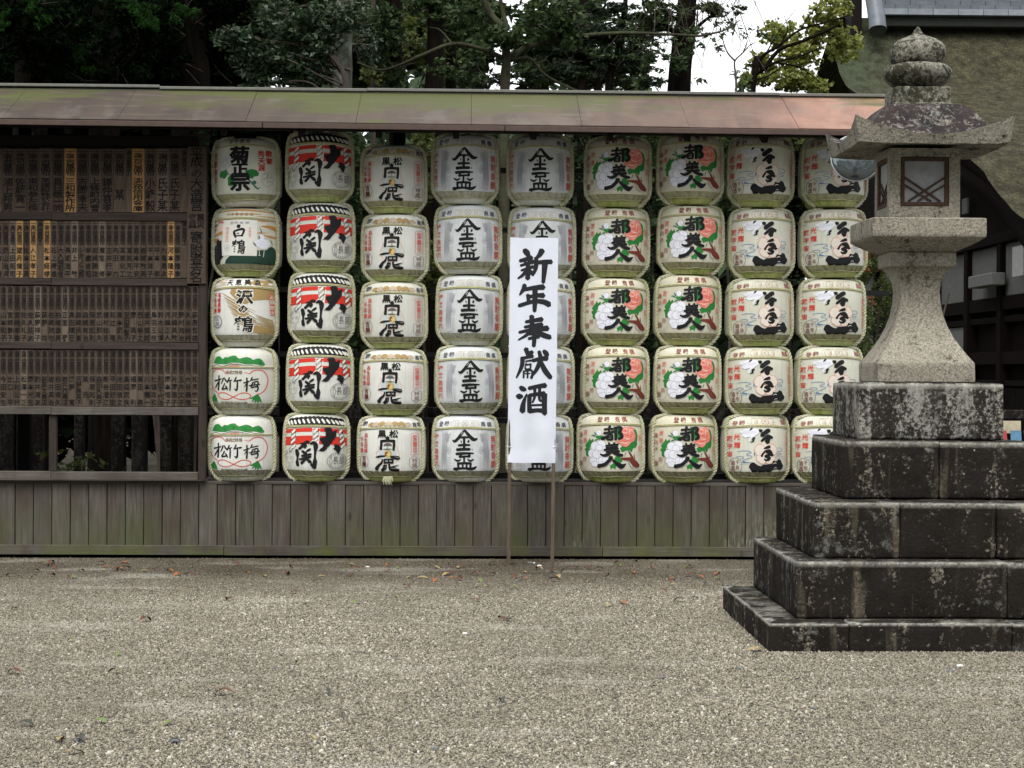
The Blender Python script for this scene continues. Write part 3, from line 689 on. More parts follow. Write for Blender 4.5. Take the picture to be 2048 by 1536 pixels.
    def mesh(s, name):
        used = sorted(set(s.mi)); rm = {k: i for i, k in enumerate(used)}
        F_ = np.array(s.F); V_ = np.array(s.V)
        a = V_[F_[:, 1]]-V_[F_[:, 0]]; b = V_[F_[:, 2]]-V_[F_[:, 0]]; nrm = np.cross(a, b); c = V_[F_].mean(1)
        flip = (nrm[:, 0]*c[:, 0]+nrm[:, 1]*c[:, 1]) < 0; F_[flip] = F_[flip][:, ::-1]
        ok = np.linalg.norm(nrm, axis=1) > 1e-12
        return mesh_np(name, s.V, F_[ok], [M['pr_'+PRK[k]] for k in used], np.array([rm[k] for k in s.mi])[ok])
ST = {}
def d_kiku():
    p = Print(825, 735, 110, 1500)
    for ch, x in zip('登録商標', (540, 665, 790, 925)): p.g('x', ch, x, 200, 92, 88, .02)
    p.ell('l', 445, 640, 125, 145)
    for k in range(16):
        a = k*.4; p.stroke('g', [(445+30*math.cos(a), 640+35*math.sin(a), 4), (445+80*math.cos(a+.25), 640+90*math.sin(a+.25), 5), (445+118*math.cos(a+.3), 640+138*math.sin(a+.3), 3)], 3, False)
    p.poly('G', [(320, 850), (350, 800), (420, 790), (470, 760), (510, 850), (500, 880), (440, 950), (400, 960), (390, 925), (330, 930)])
    p.poly('G', [(500, 940), (560, 880), (640, 900), (640, 1090), (540, 1110), (500, 1080), (505, 1000)])
    p.poly('G', [(860, 800), (990, 770), (1080, 790), (1130, 850), (1110, 910), (1040, 920), (1000, 965), (880, 930)])
    p.stroke('e', [(640, 900, 14), (560, 880, 16), (480, 840, 14), (455, 750, 10)]); p.stroke('e', [(900, 950, 26), (1000, 1060, 30), (1100, 1160, 34), (1155, 1130, 6)]); p.ell('e', 1040, 1040, 40, 40)
    p.stroke('e', [(590, 650, 20), (540, 710, 8)])
    p.g('K', '菊', 745, 480, 400, 335, .052); p.g('K', '正', 752, 770, 330, 245, .055); p.g('K', '宗', 755, 1030, 385, 350, .052)
    p.col('R', '敵誉', 1325, (440, 590), 120, 130, .03); p.col('R', '秀天涯', 1180, (460, 600, 735), 130, 135, .03); p.col('R', '芳醇無比', 225, (480, 640, 800, 950), 75, 130, .02)
    p.ell('g', 1285, 965, 108, 148, 7)
    for ch, x, y in (('大', 1240, 860), ('吉', 1290, 870), ('古', 1350, 920), ('酒', 1280, 930), ('造', 1230, 960), ('本', 1290, 1010), ('家', 1350, 1010)): p.g('k' if y < 950 else 'g', ch, x, y, 42, 50, .0)
    return p
def d_hakutsuru():
    p = Print(800, 715, 60, 1470)
    p.stroke('O', [(200, 160, 12), (420, 125, 30), (800, 110, 36), (1200, 130, 30), (1410, 155, 20)]); p.stroke('O', [(420, 205, 10), (800, 200, 26), (1100, 195, 20), (1200, 200, 6)]); p.stroke('O', [(1060, 235, 6), (1300, 245, 20), (1410, 258, 26)])
    for ch, x in zip('日本醸衆清酒', (490, 580, 680, 785, 885, 985)): p.g('x', ch, x, 203, 66, 62, .01)
    for q in ([(180, 290, 10), (300, 270, 24), (420, 280, 8)], [(1110, 330, 26), (1200, 335, 30), (1300, 345, 6)], [(1150, 440, 8), (1300, 450, 60), (1420, 480, 90)], [(1100, 585, 24), (1200, 580, 22), (1280, 572, 4)], [(1180, 620, 6), (1300, 650, 40), (1420, 665, 40)],
              [(175, 640, 8), (300, 600, 60), (390, 585, 70)], [(170, 790, 60), (200, 740, 90), (270, 705, 40)], [(460, 305, 30), (560, 300, 26), (700, 300, 8)]): p.stroke('O', q)
    p.stroke('M', [(265, 375, 8), (330, 360, 26), (405, 375, 22)]); p.stroke('M', [(280, 320, 20), (340, 310, 10)]); p.stroke('P', [(300, 345, 16), (400, 350, 26)])
    p.poly('p', [(270, 470), (330, 430), (395, 440), (395, 550), (300, 550)]); p.stroke('N', [(180, 430, 60), (240, 410, 30), (260, 390, 8)]); p.stroke('N', [(190, 520, 30), (250, 500, 10)])
    p.poly('K', [(160, 1000), (185, 900), (210, 820), (235, 850), (245, 740), (270, 730), (300, 700), (325, 750), (370, 730), (375, 830), (385, 1060), (420, 1070), (350, 1140), (320, 1220), (240, 1235), (170, 1230)])
    p.poly('D', [(440, 1220), (470, 1140), (560, 1060), (1090, 1060), (1095, 940), (1260, 930), (1300, 880), (1350, 850), (1400, 900), (1425, 960), (1425, 1225), (1380, 1245), (1000, 1225)])
    p.poly('w', [(395, 325), (1092, 325), (1086, 1060), (390, 1055)]); p.line('l', [(395, 325), (1092, 325), (1086, 1060), (390, 1055)], 5, True)
    for ch, x in zip('登録商標', (590, 685, 790, 900)): p.g('g', ch, x, 385, 80, 60, .01)
    p.stroke('K', [(705, 440, 40), (730, 455, 75), (760, 440, 45)]); p.stroke('K', [(640, 560, 40), (650, 620, 50), (680, 690, 30)]); p.stroke('K', [(640, 560, 36), (740, 525, 42), (820, 515, 50), (840, 550, 40), (800, 660, 36)]); p.stroke('K', [(690, 605, 12), (740, 600, 24)]); p.stroke('K', [(670, 655, 28), (800, 645, 26)])
    p.g('K', '鶴', 735, 880, 275, 295, .020, .06)
    p.col('r', '特撰金印', 495, (505, 590, 670, 750), 70, 80, .0); p.col('r', '芳醇無比', 955, (500, 560, 620, 660), 46, 50, 0); p.ell('g', 497, 900, 52, 68, 6); p.g('g', '白', 497, 900, 60, 70, .01); p.g('l', '酒造', 0, 0, 1, 1) if False else None
    for k in range(10): p.line('l', [(895+k*18, 940), (905+k*18, 955)], 5)
    p.line('t', [(760, 1000), (1000, 1000)], 3); p.line('t', [(760, 1025), (1040, 1025)], 3)
    p.poly('W', [(1075, 735), (1120, 710), (1140, 640), (1180, 612), (1220, 650), (1215, 710), (1290, 735), (1325, 780), (1300, 850), (1260, 900), (1190, 920), (1130, 880), (1080, 850), (1060, 800)])
    p.stroke('l', [(1100, 780, 4), (1200, 840, 7), (1290, 820, 3)]); p.stroke('l', [(1120, 740, 3), (1220, 780, 6), (1310, 770, 3)]); p.stroke('k', [(1120, 640, 14), (1130, 690, 26), (1115, 715, 8)]); p.stroke('k', [(1130, 470, 8), (1160, 520, 14), (1162, 590, 18)])
    for x, y in ((1020, 800), (1040, 820), (1060, 840), (1325, 740), (1340, 780)): p.stroke('k', [(x, y-28, 10), (x+12, y+28, 14)])
    p.line('w', [(1125, 920), (1135, 1045)], 9); p.line('w', [(1218, 920), (1205, 1080)], 9); p.line('w', [(1110, 1040), (1160, 1050)], 8)
    return p
def d_sawa():
    p = Print(320, 254, 1040, 1530)
    p.poly('t', [(90, 1062), (180, 1052), (190, 1092), (85, 1105)]); p.poly('T', [(352, 1050), (545, 1062), (550, 1104), (455, 1100), (370, 1085)])
    p.poly('T', [(235, 1116), (400, 1112), (552, 1118), (556, 1200), (480, 1196), (380, 1206), (345, 1230), (300, 1225), (262, 1190), (225, 1150)])
    rr_ = random.Random(2)
    for k in range(15):
        x0 = 165+k*7; y0 = 1145+k*14+rr_.uniform(-5, 5); L_ = rr_.uniform(120, 190)
        p.stroke('T', [(x0, y0, 2), (x0+L_*.3, y0+L_*.17, 7), (x0+L_*.8, y0+L_*.45, rr_.choice((5, 9, 12))), (x0+L_*1.3, y0+L_*.72, 2)], 4)
    for k in range(8): x0 = 400+k*6; y0 = 1300+k*12; p.stroke('T', [(x0, y0, 1), (x0+60, y0+26, 7), (min(552, x0+150), y0+55, 8)], 3)
    p.poly('T', [(340, 1385), (420, 1380), (550, 1418), (548, 1440), (480, 1446), (400, 1432), (345, 1430)])
    for ch, x in zip('天恵美酒', (217, 286, 357, 430)): p.g('K', ch, x, 1074, 48, 44, .03)
    p.g('w', '沢', 332, 1178, 124, 104, .07); p.g('K', '沢', 332, 1178, 116, 96, .04, .05); p.g('w', 'の', 322, 1262, 84, 74, .07); p.g('K', 'の', 322, 1262, 74, 62, .04); p.g('w', '鶴', 326, 1372, 140, 118, .05); p.g('K', '鶴', 326, 1372, 134, 112, .022, .05)
    p.col('R', '不老長寿', 146, (1165, 1200, 1235, 1272), 27, 34, .03); p.col('R', '千秋天壽', 116, (1165, 1200, 1236, 1274), 20, 32, .02)
    p.poly('r', [(503, 1155), (532, 1158), (537, 1312), (506, 1308)]); p.col('w', '芳醇無比', 520, (1178, 1214, 1252, 1290), 27, 30, .03)
    p.ell('g', 131, 1352, 33, 42, 9); p.ell('w', 131, 1352, 28, 36, 2); p.g('g', '本', 131, 1335, 30, 28, .01); p.g('g', '醸', 131, 1368, 32, 30, .01)
    return p
def d_shochiku():
    p = Print(309, 257, 535, 1005)
    p.poly('G', [(98, 640), (108, 608), (120, 597), (140, 594), (160, 606), (172, 615), (190, 601), (212, 604), (230, 596), (248, 590), (272, 590), (290, 606), (305, 612), (330, 604), (355, 600), (380, 606), (400, 620), (420, 612), (442, 608), (462, 620), (480, 652), (470, 662), (440, 655), (405, 648), (350, 652), (300, 640), (240, 640), (200, 652), (150, 650), (110, 646)])
    for x, y in ((135, 630), (195, 628), (262, 618), (345, 630), (445, 636)):
        for a in (-.9, -.45, 0, .45, .9): p.line('D', [(x, y+12), (x+22*math.sin(a), y+12-24*math.cos(a))], 1.6)
    p.line('K', [(98, 664), (125, 654), (150, 660), (165, 666), (200, 662), (235, 648), (262, 650), (300, 650), (335, 658), (350, 662), (385, 657), (420, 664), (445, 660), (470, 670)], 3.2); p.line('K', [(180, 668), (240, 655), (300, 656), (330, 664)], 1.6)
    p.line('R', [(215, 668), (250, 662), (290, 663), (330, 672)], 5)
    lo = [(203, 716), (178, 693), (148, 686), (112, 694), (90, 722), (84, 768), (95, 812), (120, 840), (142, 852)]
    p.line('r', [(x, y) for x, y in lo], 6.5, False, True); p.line('r', [(375, 716), (400, 696), (435, 690), (468, 700), (490, 735), (494, 775), (478, 825), (450, 852), (420, 862)], 6.5, False, True)
    p.line('r', [(140, 868), (160, 852), (200, 852), (262, 880), (310, 896), (360, 892), (383, 872), (362, 854), (318, 852), (262, 880), (218, 897), (168, 892), (140, 868)], 6.0, False, True)
    p.line('r', [(203, 716), (240, 706)], 4); p.line('r', [(340, 708), (375, 716)], 4)
    for cx_, cy_, an in ((115, 880, (2.3, 1.9, 1.5, 1.2)), (430, 880, (2.7, 2.3, 1.9, 1.5, 1.1))):
        for a in an: p.stroke('G', [(cx_, cy_-20, 4), (cx_+26*math.cos(a), cy_-10+26*math.sin(a), 17), (cx_+60*math.cos(a), cy_-14+60*math.sin(a), 2)], 4, False)
    for ch, x in zip('清酒之精華', (213, 240, 262, 284, 312)): p.g('x', ch, x, 708, 26, 27, .01)
    S = p.stroke
    # pine, bamboo, plum in running script
    for q in ([(118, 768, 10), (160, 758, 9), (172, 752, 6)], [(150, 730, 9), (152, 780, 11), (146, 832, 12)], [(146, 778, 9), (128, 808, 9), (118, 822, 3)], [(186, 748, 10), (180, 768, 9), (168, 790, 5)], [(194, 746, 7), (204, 764, 10), (220, 778, 10)], [(196, 786, 9), (188, 806, 9), (178, 826, 10), (214, 820, 10)], [(204, 802, 8), (214, 820, 11), (218, 830, 8)],
              [(232, 745, 9), (222, 768, 9), (212, 782, 3)], [(224, 768, 8), (252, 762, 5)], [(238, 768, 9), (238, 800, 11), (236, 836, 8)], [(282, 742, 9), (272, 762, 9), (262, 776, 3)], [(270, 770, 8), (318, 760, 8), (306, 770, 5)], [(290, 766, 9), (290, 806, 12), (284, 832, 12), (268, 822, 4)],
              [(335, 782, 9), (372, 770, 8)], [(356, 745, 9), (358, 790, 11), (354, 840, 12)], [(352, 790, 8), (338, 812, 3)], [(392, 742, 9), (384, 760, 8), (376, 770, 3)], [(388, 762, 7), (432, 752, 8)], [(396, 778, 8), (386, 812, 9), (430, 806, 9), (424, 838, 8), (408, 832, 3)], [(396, 778, 7), (430, 772, 9), (424, 812, 8)], [(370, 800, 6), (400, 796, 8), (442, 790, 8)], [(408, 784, 9), (412, 796, 6)]):
        S('K', q, 4)
    for k, ch in enumerate('宝酒造株式会社醸'): p.g('x', ch, 177+k*24.5, 924, 25, 26, .012)
    return p
def d_ozeki():
    p = Print(783, 748, 65, 1490); yc = lambda x: 205+.00016*(x-790)**2+(x-790)*-.0
    top = []; bot = []
    for k in range(12):
        x0 = 150+k*105; 
        for t in (0, .25, .5, .75): x = x0+t*105; top.append((x, yc(x)-82-16*math.sin(math.pi*t)))
        for t in (0, .25, .5, .75): x = x0+t*105; bot.append((x, yc(x)+80+18*math.sin(math.pi*t)))
    p.poly('K', top+[(1405, 200), (1405, 310)]+bot[::-1])
    for x in (170, 235, 312, 402, 503, 612, 722, 832, 944, 1052, 1154, 1243, 1322, 1378): p.stroke('w', [(x-28, yc(x)-34, 30), (x, yc(x), 46), (x+30, yc(x)+42, 32)], 3)
    band = lambda y0, y1, col: p.poly(col, [(x, y0+.00013*(x-790)**2) for x in range(120, 1460, 60)]+[(x, y1+.00013*(x-790)**2) for x in range(1440, 100, -60)])
    band(352, 432, 'R'); band(512, 690, 'R')
    p.poly('w', [(700, 350), (880, 350), (860, 560), (850, 700), (640, 700), (720, 600)])
    for grp in ([(300, 437, 105), (303, 535, 110), (303, 640, 130), (295, 775, 170)], [(775, 410, 130), (783, 512, 140), (790, 600, 90)], [(1300, 425, 90), (1316, 517, 105), (1322, 615, 115), (1338, 730, 135)]):
        for x, y, L_ in grp:
            a = rad(-42); c, s_ = math.cos(a)*L_/2, math.sin(a)*L_/2; hw_ = 32
            q = [(x-c, y-s_-hw_), (x+c, y+s_-hw_), (x+c, y+s_+hw_), (x-c, y-s_+hw_)]
            q2 = [(x-c*1.16, y-s_*1.16-hw_-12), (x+c*1.16, y+s_*1.16-hw_-12), (x+c*1.16, y+s_*1.16+hw_+12), (x-c*1.16, y-s_*1.16+hw_+12)]
            p.poly('K', q2); p.poly('w', q)
    rr_ = random.Random(1)
    def jagp(pts, amp, n=5):
        o = []
        for a, b in zip(pts, pts[1:]+pts[:1]):
            for i in range(n): t = i/n; o.append((a[0]+(b[0]-a[0])*t+(rr_.uniform(-amp, amp) if i else 0), a[1]+(b[1]-a[1])*t+(rr_.uniform(-amp, amp) if i else 0)))
        return o
    p.poly('K', jagp([(950, 370), (1010, 345), (1100, 352), (1145, 430), (1190, 400), (1225, 400), (1205, 520), (1150, 600), (1110, 655), (1050, 735), (1000, 800), (960, 838), (830, 842), (890, 780), (955, 710), (920, 690), (862, 590), (870, 560), (980, 540), (992, 450)], 8, 4))
    p.poly('K', jagp([(1140, 780), (1172, 768), (1160, 712), (1205, 690), (1272, 722), (1312, 790), (1280, 850), (1250, 905), (1205, 835)], 7, 4))
    S = lambda *q: p.stroke('K', list(q), 6, jag=.10)
    S((385, 820, 60), (405, 900, 80), (408, 1000, 34), (402, 1080, 66), (415, 1150, 56)); S((440, 800, 50), (520, 720, 56), (590, 650, 60), (650, 662, 50)); S((450, 690, 12), (530, 680, 40)); S((510, 740, 60), (580, 720, 50), (560, 780, 30)); S((670, 690, 26), (740, 665, 70), (785, 720, 90), (780, 820, 66)); S((780, 820, 50), (772, 960, 42), (775, 1060, 80), (762, 1190, 70)); S((700, 1110, 60), (750, 1180, 50))
    S((590, 850, 30), (650, 810, 44), (680, 790, 30)); S((505, 840, 44), (560, 880, 54), (600, 900, 40)); S((500, 945, 46), (600, 920, 40), (695, 900, 40)); S((450, 1015, 40), (560, 990, 44), (690, 950, 44)); S((590, 880, 44), (570, 1000, 54), (490, 1100, 50)); S((600, 1000, 44), (660, 1050, 60), (695, 1080, 44))
    p.ell('k', 1218, 1040, 192, 166, 8, 36); p.line('k', [(1090, 930), (1120, 1000), (1125, 1070), (1095, 1150)], 7, False, True)
    for k in range(22):
        a = k*2*math.pi/22; 
        if not (2.6 < a < 3.7): p.line('k', [(1218+142*math.cos(a), 1040+122*math.sin(a)), (1218+174*math.cos(a), 1040+150*math.sin(a))], 9)
    for a in (2.75, 3.0, 3.25, 3.5): p.line('k', [(1218+130*math.cos(a), 1040+115*math.sin(a)), (1218+160*math.cos(a), 1040+140*math.sin(a))], 8)
    p.g('k', '長', 1198, 1030, 108, 170, .0); p.g('k', '部', 1318, 1030, 98, 165, .0)
    p.line('g', [(150, 960), (170, 860), (240, 795), (300, 820), (330, 920), (300, 1050), (240, 1100), (170, 1070), (150, 960)], 6, False, True)
    for ch, x, y in (('天', 175, 895), ('無', 262, 865), ('下', 185, 1005), ('双', 266, 985)): p.g('g', ch, x, y, 62, 76, 0)
    p.line('g', [(150, 1120), (200, 1100), (230, 1160), (280, 1100), (320, 1080)], 5, False, True); p.line('g', [(190, 1170), (230, 1150), (260, 1190), (230, 1220), (195, 1190)], 5, True)
    return p
def d_hakushika():
    p = Print(800, 750, 45, 1455)
    for x, r in ((400, 78), (1205, 80), (515, 88), (1068, 90), (650, 90), (930, 90), (790, 92)):
        y = 205+.00012*(x-790)**2; pts = [(x+r*math.cos(a), y+20-r*1.0*math.sin(a)) for a in np.linspace(-.1, math.pi+.1, 14)]
        p.poly('T' if r % 4 else 't', pts, force=True)
        for a in np.linspace(.35, 2.8, 9): p.line('x', [(x+r*.45*math.cos(a), y+20-r*.5*math.sin(a)), (x+r*.95*math.cos(a), y+20-r*.96*math.sin(a))], 4)
    z = []
    for k in range(18): z.append((370+k*50, 262+(-26 if k % 2 else 10)+.00010*(370+k*50-790)**2))
    p.line('K', z, 9); p.line('k', [(x+20, y-10) for x, y in z[:-1]], 4)
    p.g('k', '登', 212, 190, 66, 100, .02); p.g('k', '録', 268, 190, 66, 100, .02); p.g('k', '商', 1342, 225, 86, 110, .02); p.g('k', '標', 1418, 220, 50, 96, .02)
    p.g('K', '黒', 655, 410, 175, 165, .03); p.g('K', '松', 902, 410, 180, 165, .03, .05)
    pts = [(775+230*(1+.06*math.cos(8*a))*math.cos(a), 838+225*(1+.06*math.cos(8*a))*math.sin(a)) for a in np.linspace(0, 2*math.pi, 48, endpoint=False)]
    p.line('P', pts, 6, True)
    p.poly('s', [(588, 762), (950, 758), (955, 900), (900, 960), (650, 960), (590, 900)])
    S = lambda *q: p.stroke('K', [(x, y, w_*1.22) for x, y, w_ in q], 6)
    S((770, 470, 40), (775, 500, 60), (772, 550, 50)); S((632, 565, 44), (760, 555, 42), (915, 562, 46)); S((645, 560, 46), (640, 650, 40), (632, 745, 44)); S((905, 570, 42), (905, 660, 38), (895, 765, 36)); S((680, 738, 8), (760, 736, 12), (860, 738, 8))
    p.poly('k', [(685, 670), (700, 632), (740, 612), (780, 605), (830, 616), (860, 650), (862, 668), (820, 660), (775, 670), (730, 664)]); p.line('k', [(775, 665), (775, 720)], 8); p.line('g', [(740, 725), (775, 700), (810, 725)], 5)
    p.ell('y', 782, 842, 80, 86); p.ell('T', 782, 842, 58, 62, 14); p.ell('N', 755, 840, 34, 44); p.ell('y', 770, 850, 20, 24); p.ell('T', 782, 842, 80, 86, 6)
    S((525, 912, 14), (600, 895, 34), (720, 885, 30)); S((840, 905, 38), (920, 930, 36), (985, 948, 30), (1020, 925, 20)); S((1010, 905, 16), (930, 890, 16), (840, 885, 14))
    S((668, 955, 20), (640, 1040, 34), (590, 1080, 40), (530, 1170, 62)); S((630, 960, 16), (600, 1060, 26), (540, 1130, 30)) if False else None
    S((700, 960, 26), (795, 955, 24), (885, 960, 28)); S((706, 960, 28), (706, 1025, 30)); S((795, 955, 22), (795, 1015, 22)); S((880, 962, 28), (872, 1020, 30)); S((700, 1030, 34), (790, 1022, 30), (880, 1028, 34))
    S((700, 1080, 34), (690, 1140, 40), (655, 1195, 54)); S((690, 1110, 24), (740, 1085, 22), (735, 1150, 20), (690, 1180, 30)); S((805, 1060, 30), (808, 1130, 32), (850, 1180, 42), (1000, 1195, 48)); S((830, 1125, 26), (900, 1110, 24), (1000, 1078, 6)); S((850, 1125, 16), (960, 1150, 6))
    p.col('r', '長生自得', 302, (448, 560, 665, 780), 84, 104, .02); p.col('r', '千年壽', 210, (530, 650, 775), 72, 104, .02)
    p.ell('N', 257, 1002, 96, 150, 7); p.g('N', '吉', 257, 940, 92, 120, .02); p.g('N', '醸', 257, 1065, 92, 110, .02)
    bxp = [(1250, 440), (1262, 408), (1322, 396), (1380, 408), (1394, 440), (1388, 878), (1318, 855), (1240, 872)]; p.line('r', bxp, 7, True); p.line('P', [(1280, 440), (1365, 440), (1362, 560), (1280, 560)], 5, True); p.line('P', [(1290, 865), (1318, 790), (1345, 865)], 5)
    p.col('r', '宝醸印', 1320, (500, 640, 770), 80, 120, .015)
    pts = [(1303+100*(1+.10*math.cos(6*a))*math.cos(a+.52), 1036+135*(1+.10*math.cos(6*a))*math.sin(a+.52)) for a in np.linspace(0, 2*math.pi, 42, endpoint=False)]; p.line('N', pts, 6, True)
    p.g('N', '特', 1310, 990, 96, 90, 0); p.g('N', '撰', 1308, 1098, 96, 96, 0)
    return p
def d_kinpai():
    p = Print(770, 730, 50, 1440)
    for ch, x, y, w_ in (('登', 255, 232, 84), ('録', 380, 218, 104), ('商', 1168, 230, 100), ('標', 1290, 242, 84)): p.g('k', ch, x, y, w_, 108, .022)
    p.poly('C', [(480, 190), (530, 140), (1030, 145), (1080, 200), (1060, 260), (1000, 285), (540, 285), (490, 250)]) if False else None
    for x in (530, 575, 625, 685, 870, 930, 985, 1030): p.ell('t', x, 212+.00012*(x-780)**2, 62, 66, 6, 20)
    p.ell('x', 785, 212, 68, 68, 6); p.ell('t', 785, 212, 44, 44, 5); p.g('t', '金', 785, 212, 60, 60, 0); p.g('t', '小', 940, 212, 60, 60, 0); p.g('t', '判', 640, 212, 60, 60, 0)
    rr_ = random.Random(4)
    for sg in (-1, 1):
        X = lambda x: 780+sg*(780-x)
        p.poly('l', [(X(310), 385), (X(420), 365), (X(430), 470), (X(405), 560), (X(420), 640), (X(480), 700), (X(500), 780), (X(470), 850), (X(410), 880), (X(430), 1000), (X(415), 1100), (X(430), 1170), (X(300), 1180)])
        for k in range(15): x0 = 302+k*7.5; p.stroke('g', [(X(x0+rr_.uniform(0, 20)), 370+rr_.uniform(0, 60), 3), (X(x0+10), 620, 4.5), (X(x0-4), 900, 6), (X(x0+rr_.uniform(-6, 14)), 1170, 2)], 6, False)
        for k in range(11): y0 = 410+k*16; p.stroke('g', [(X(360), y0, 3), (X(430), y0+30, 6), (X(495-k*5), y0+16, 2)], 4, False)
        for k in range(14): a = k*.45; p.stroke('g', [(X(430), 775, 3), (X(430+50*math.cos(a)), 775+60*math.sin(a), 6), (X(430+72*math.cos(a+.4)), 775+92*math.sin(a+.4), 3)], 3, False)
        for k in range(8): y0 = 900+k*32; p.stroke('g', [(X(400), y0, 2), (X(450), y0+26, 5), (X(490), y0+10, 2)], 3, False)
    S = lambda *q: p.stroke('K', list(q), 6)
    S((775, 352, 34), (705, 440, 52), (640, 530, 58), (575, 585, 50), (530, 560, 20)); S((782, 352, 40), (850, 440, 58), (925, 522, 66), (975, 548, 60), (1032, 530, 26))
    p.stroke('w', [(700, 450, 4), (728, 410, 9), (745, 385, 3)], 3)
    S((680, 505, 34), (770, 498, 40), (860, 502, 30)); S((768, 500, 44), (770, 620, 46), (768, 750, 50)); S((655, 668, 46), (770, 658, 46), (885, 660, 34)); S((700, 560, 8), (712, 590, 22), (708, 612, 10)); S((865, 555, 14), (858, 585, 40), (845, 612, 12)); S((620, 758, 58), (760, 748, 56), (885, 748, 50)); p.line('K', [(925, 735), (932, 770)], 12)
    S((608, 846, 54), (780, 832, 50), (955, 832, 26)); S((715, 860, 36), (690, 880, 30), (672, 910, 34)); S((865, 850, 40), (880, 890, 44)); S((672, 912, 38), (780, 898, 36), (885, 900, 40)); S((768, 905, 38), (770, 970, 34), (768, 1030, 38))
    S((575, 958, 24), (640, 990, 38), (705, 958, 18)); S((840, 955, 22), (895, 988, 38), (958, 956, 20))
    S((638, 1045, 46), (770, 1036, 42), (905, 1042, 46)); S((645, 1050, 42), (655, 1140, 40)); S((738, 1045, 34), (742, 1140, 34)); S((820, 1045, 34), (818, 1140, 34)); S((902, 1048, 42), (892, 1140, 38)); S((565, 1170, 74), (650, 1150, 48), (780, 1142, 40), (900, 1158, 54), (975, 1140, 50), (1015, 1105, 20))
    p.col('r', '捧来是君風', 185, (495, 640, 800, 930, 1070), 82, 112, .015); p.col('r', '無酎香醸', 1345, (545, 710, 885, 1065), 86, 155, .02)
    return p
def d_miyako():
    p = Print(835, 725, 60, 1440)
    for ch, x in zip('登録商標', (595, 745, 975, 1130)): p.g('N' if ch in '登録' else 'b', ch, x, 168, 116, 112, .022)
    p.poly('G', [(410, 540), (430, 590), (480, 550), (492, 620), (445, 650), (432, 720), (405, 740), (440, 780), (392, 820), (392, 900), (370, 920), (335, 885), (335, 820), (308, 760), (342, 740), (322, 690), (352, 640), (380, 600)])
    p.poly('G', [(1310, 340), (1360, 400), (1378, 500), (1365, 600), (1365, 680), (1330, 740), (1280, 745), (1240, 835), (1200, 785), (1120, 795), (1050, 825), (1008, 740), (1060, 700), (1150, 720), (1230, 640), (1300, 610), (1330, 500), (1312, 420)])
    p.poly('G', [(880, 300), (960, 310), (990, 290), (1060, 310), (1080, 380), (1000, 560), (900, 540)])
    p.poly('G', [(925, 905), (1000, 890), (1030, 940), (1065, 1005), (1000, 1035), (940, 1000), (895, 960)]); p.poly('G', [(880, 1040), (940, 1088), (920, 1168), (872, 1130), (830, 1165), (808, 1090)])
    for q in ([(490, 415, 6), (520, 455, 30), (540, 490, 8)], [(440, 485, 6), (490, 488, 34), (530, 520, 8)], [(500, 595, 6), (540, 575, 34), (590, 550, 8)]): p.stroke('e', q, 4, False)
    p.poly('G', [(540, 490), (600, 500), (660, 480), (700, 500), (690, 540), (630, 550), (600, 580), (570, 550), (530, 530)])
    for x, y, rx, ry in ((590, 430, 52, 60), (640, 660, 90, 80), (515, 700, 82, 90), (690, 790, 80, 90), (460, 850, 78, 90), (500, 990, 92, 90), (640, 970, 95, 90), (740, 1000, 85, 80), (520, 1060, 80, 55), (670, 1060, 95, 55), (600, 740, 75, 70), (555, 860, 90, 85), (650, 850, 75, 70)):
        p.ell('W', x, y, rx, ry, None, 22); p.ell('g', x, y, rx, ry, 5.5, 22)
    p.line('g', [(590, 400), (590, 470)], 3); p.ell('t', 650, 830, 50, 40, 4); p.ell('t', 650, 830, 28, 22, 4)
    p.poly('P', [(1060, 345), (1100, 310), (1180, 330), (1220, 298), (1300, 350), (1312, 430), (1332, 500), (1312, 590), (1230, 632), (1180, 690), (1130, 722), (1060, 700), (1020, 650), (940, 620), (960, 590), (1060, 560), (1050, 450)])
    for q in ([(1080, 360, 6), (1140, 350, 24), (1170, 400, 8)], [(1190, 420, 6), (1250, 380, 22), (1290, 440, 6)], [(1080, 520, 6), (1180, 560, 26), (1290, 510, 6)], [(1000, 620, 6), (1120, 640, 24), (1210, 600, 6)], [(1060, 420, 6), (1120, 440, 18), (1190, 410, 5)], [(1120, 690, 5), (1180, 660, 14), (1220, 620, 4)], [(1200, 330, 5), (1215, 400, 20), (1205, 470, 6)]): p.stroke('p', q, 4)
    for q in ([(1090, 470, 3), (1150, 480, 12), (1190, 500, 3)], [(1230, 470, 3), (1235, 530, 14), (1200, 560, 3)], [(1080, 600, 3), (1160, 600, 10), (1230, 570, 3)], [(1100, 380, 3), (1130, 400, 10)]): p.stroke('R', q, 4)
    p.stroke('N', [(1035, 948, 32), (1150, 955, 56), (1240, 975, 84), (1320, 1060, 110), (1385, 1110, 70)]); p.stroke('N', [(1175, 795, 18), (1225, 870, 30), (1265, 950, 44)]); p.stroke('N', [(1290, 860, 6), (1300, 950, 24)]); p.stroke('g', [(1180, 1010, 14), (1220, 1100, 16), (1290, 1150, 10)]); p.stroke('e', [(1105, 905, 8), (1112, 860, 14), (1130, 830, 14)])
    S = lambda *q: p.stroke('K', list(q), 6)
    S((815, 300, 50), (795, 345, 50), (792, 410, 40)); S((700, 362, 40), (800, 352, 36), (878, 352, 40)); S((690, 440, 44), (800, 425, 40), (885, 408, 44)); S((850, 420, 30), (770, 490, 44), (690, 540, 60), (640, 550, 50))
    S((765, 480, 36), (762, 570, 40)); S((770, 478, 34), (850, 470, 36), (862, 500, 40), (858, 568, 42)); S((775, 520, 26), (850, 516, 26)); S((765, 568, 34), (850, 566, 34))
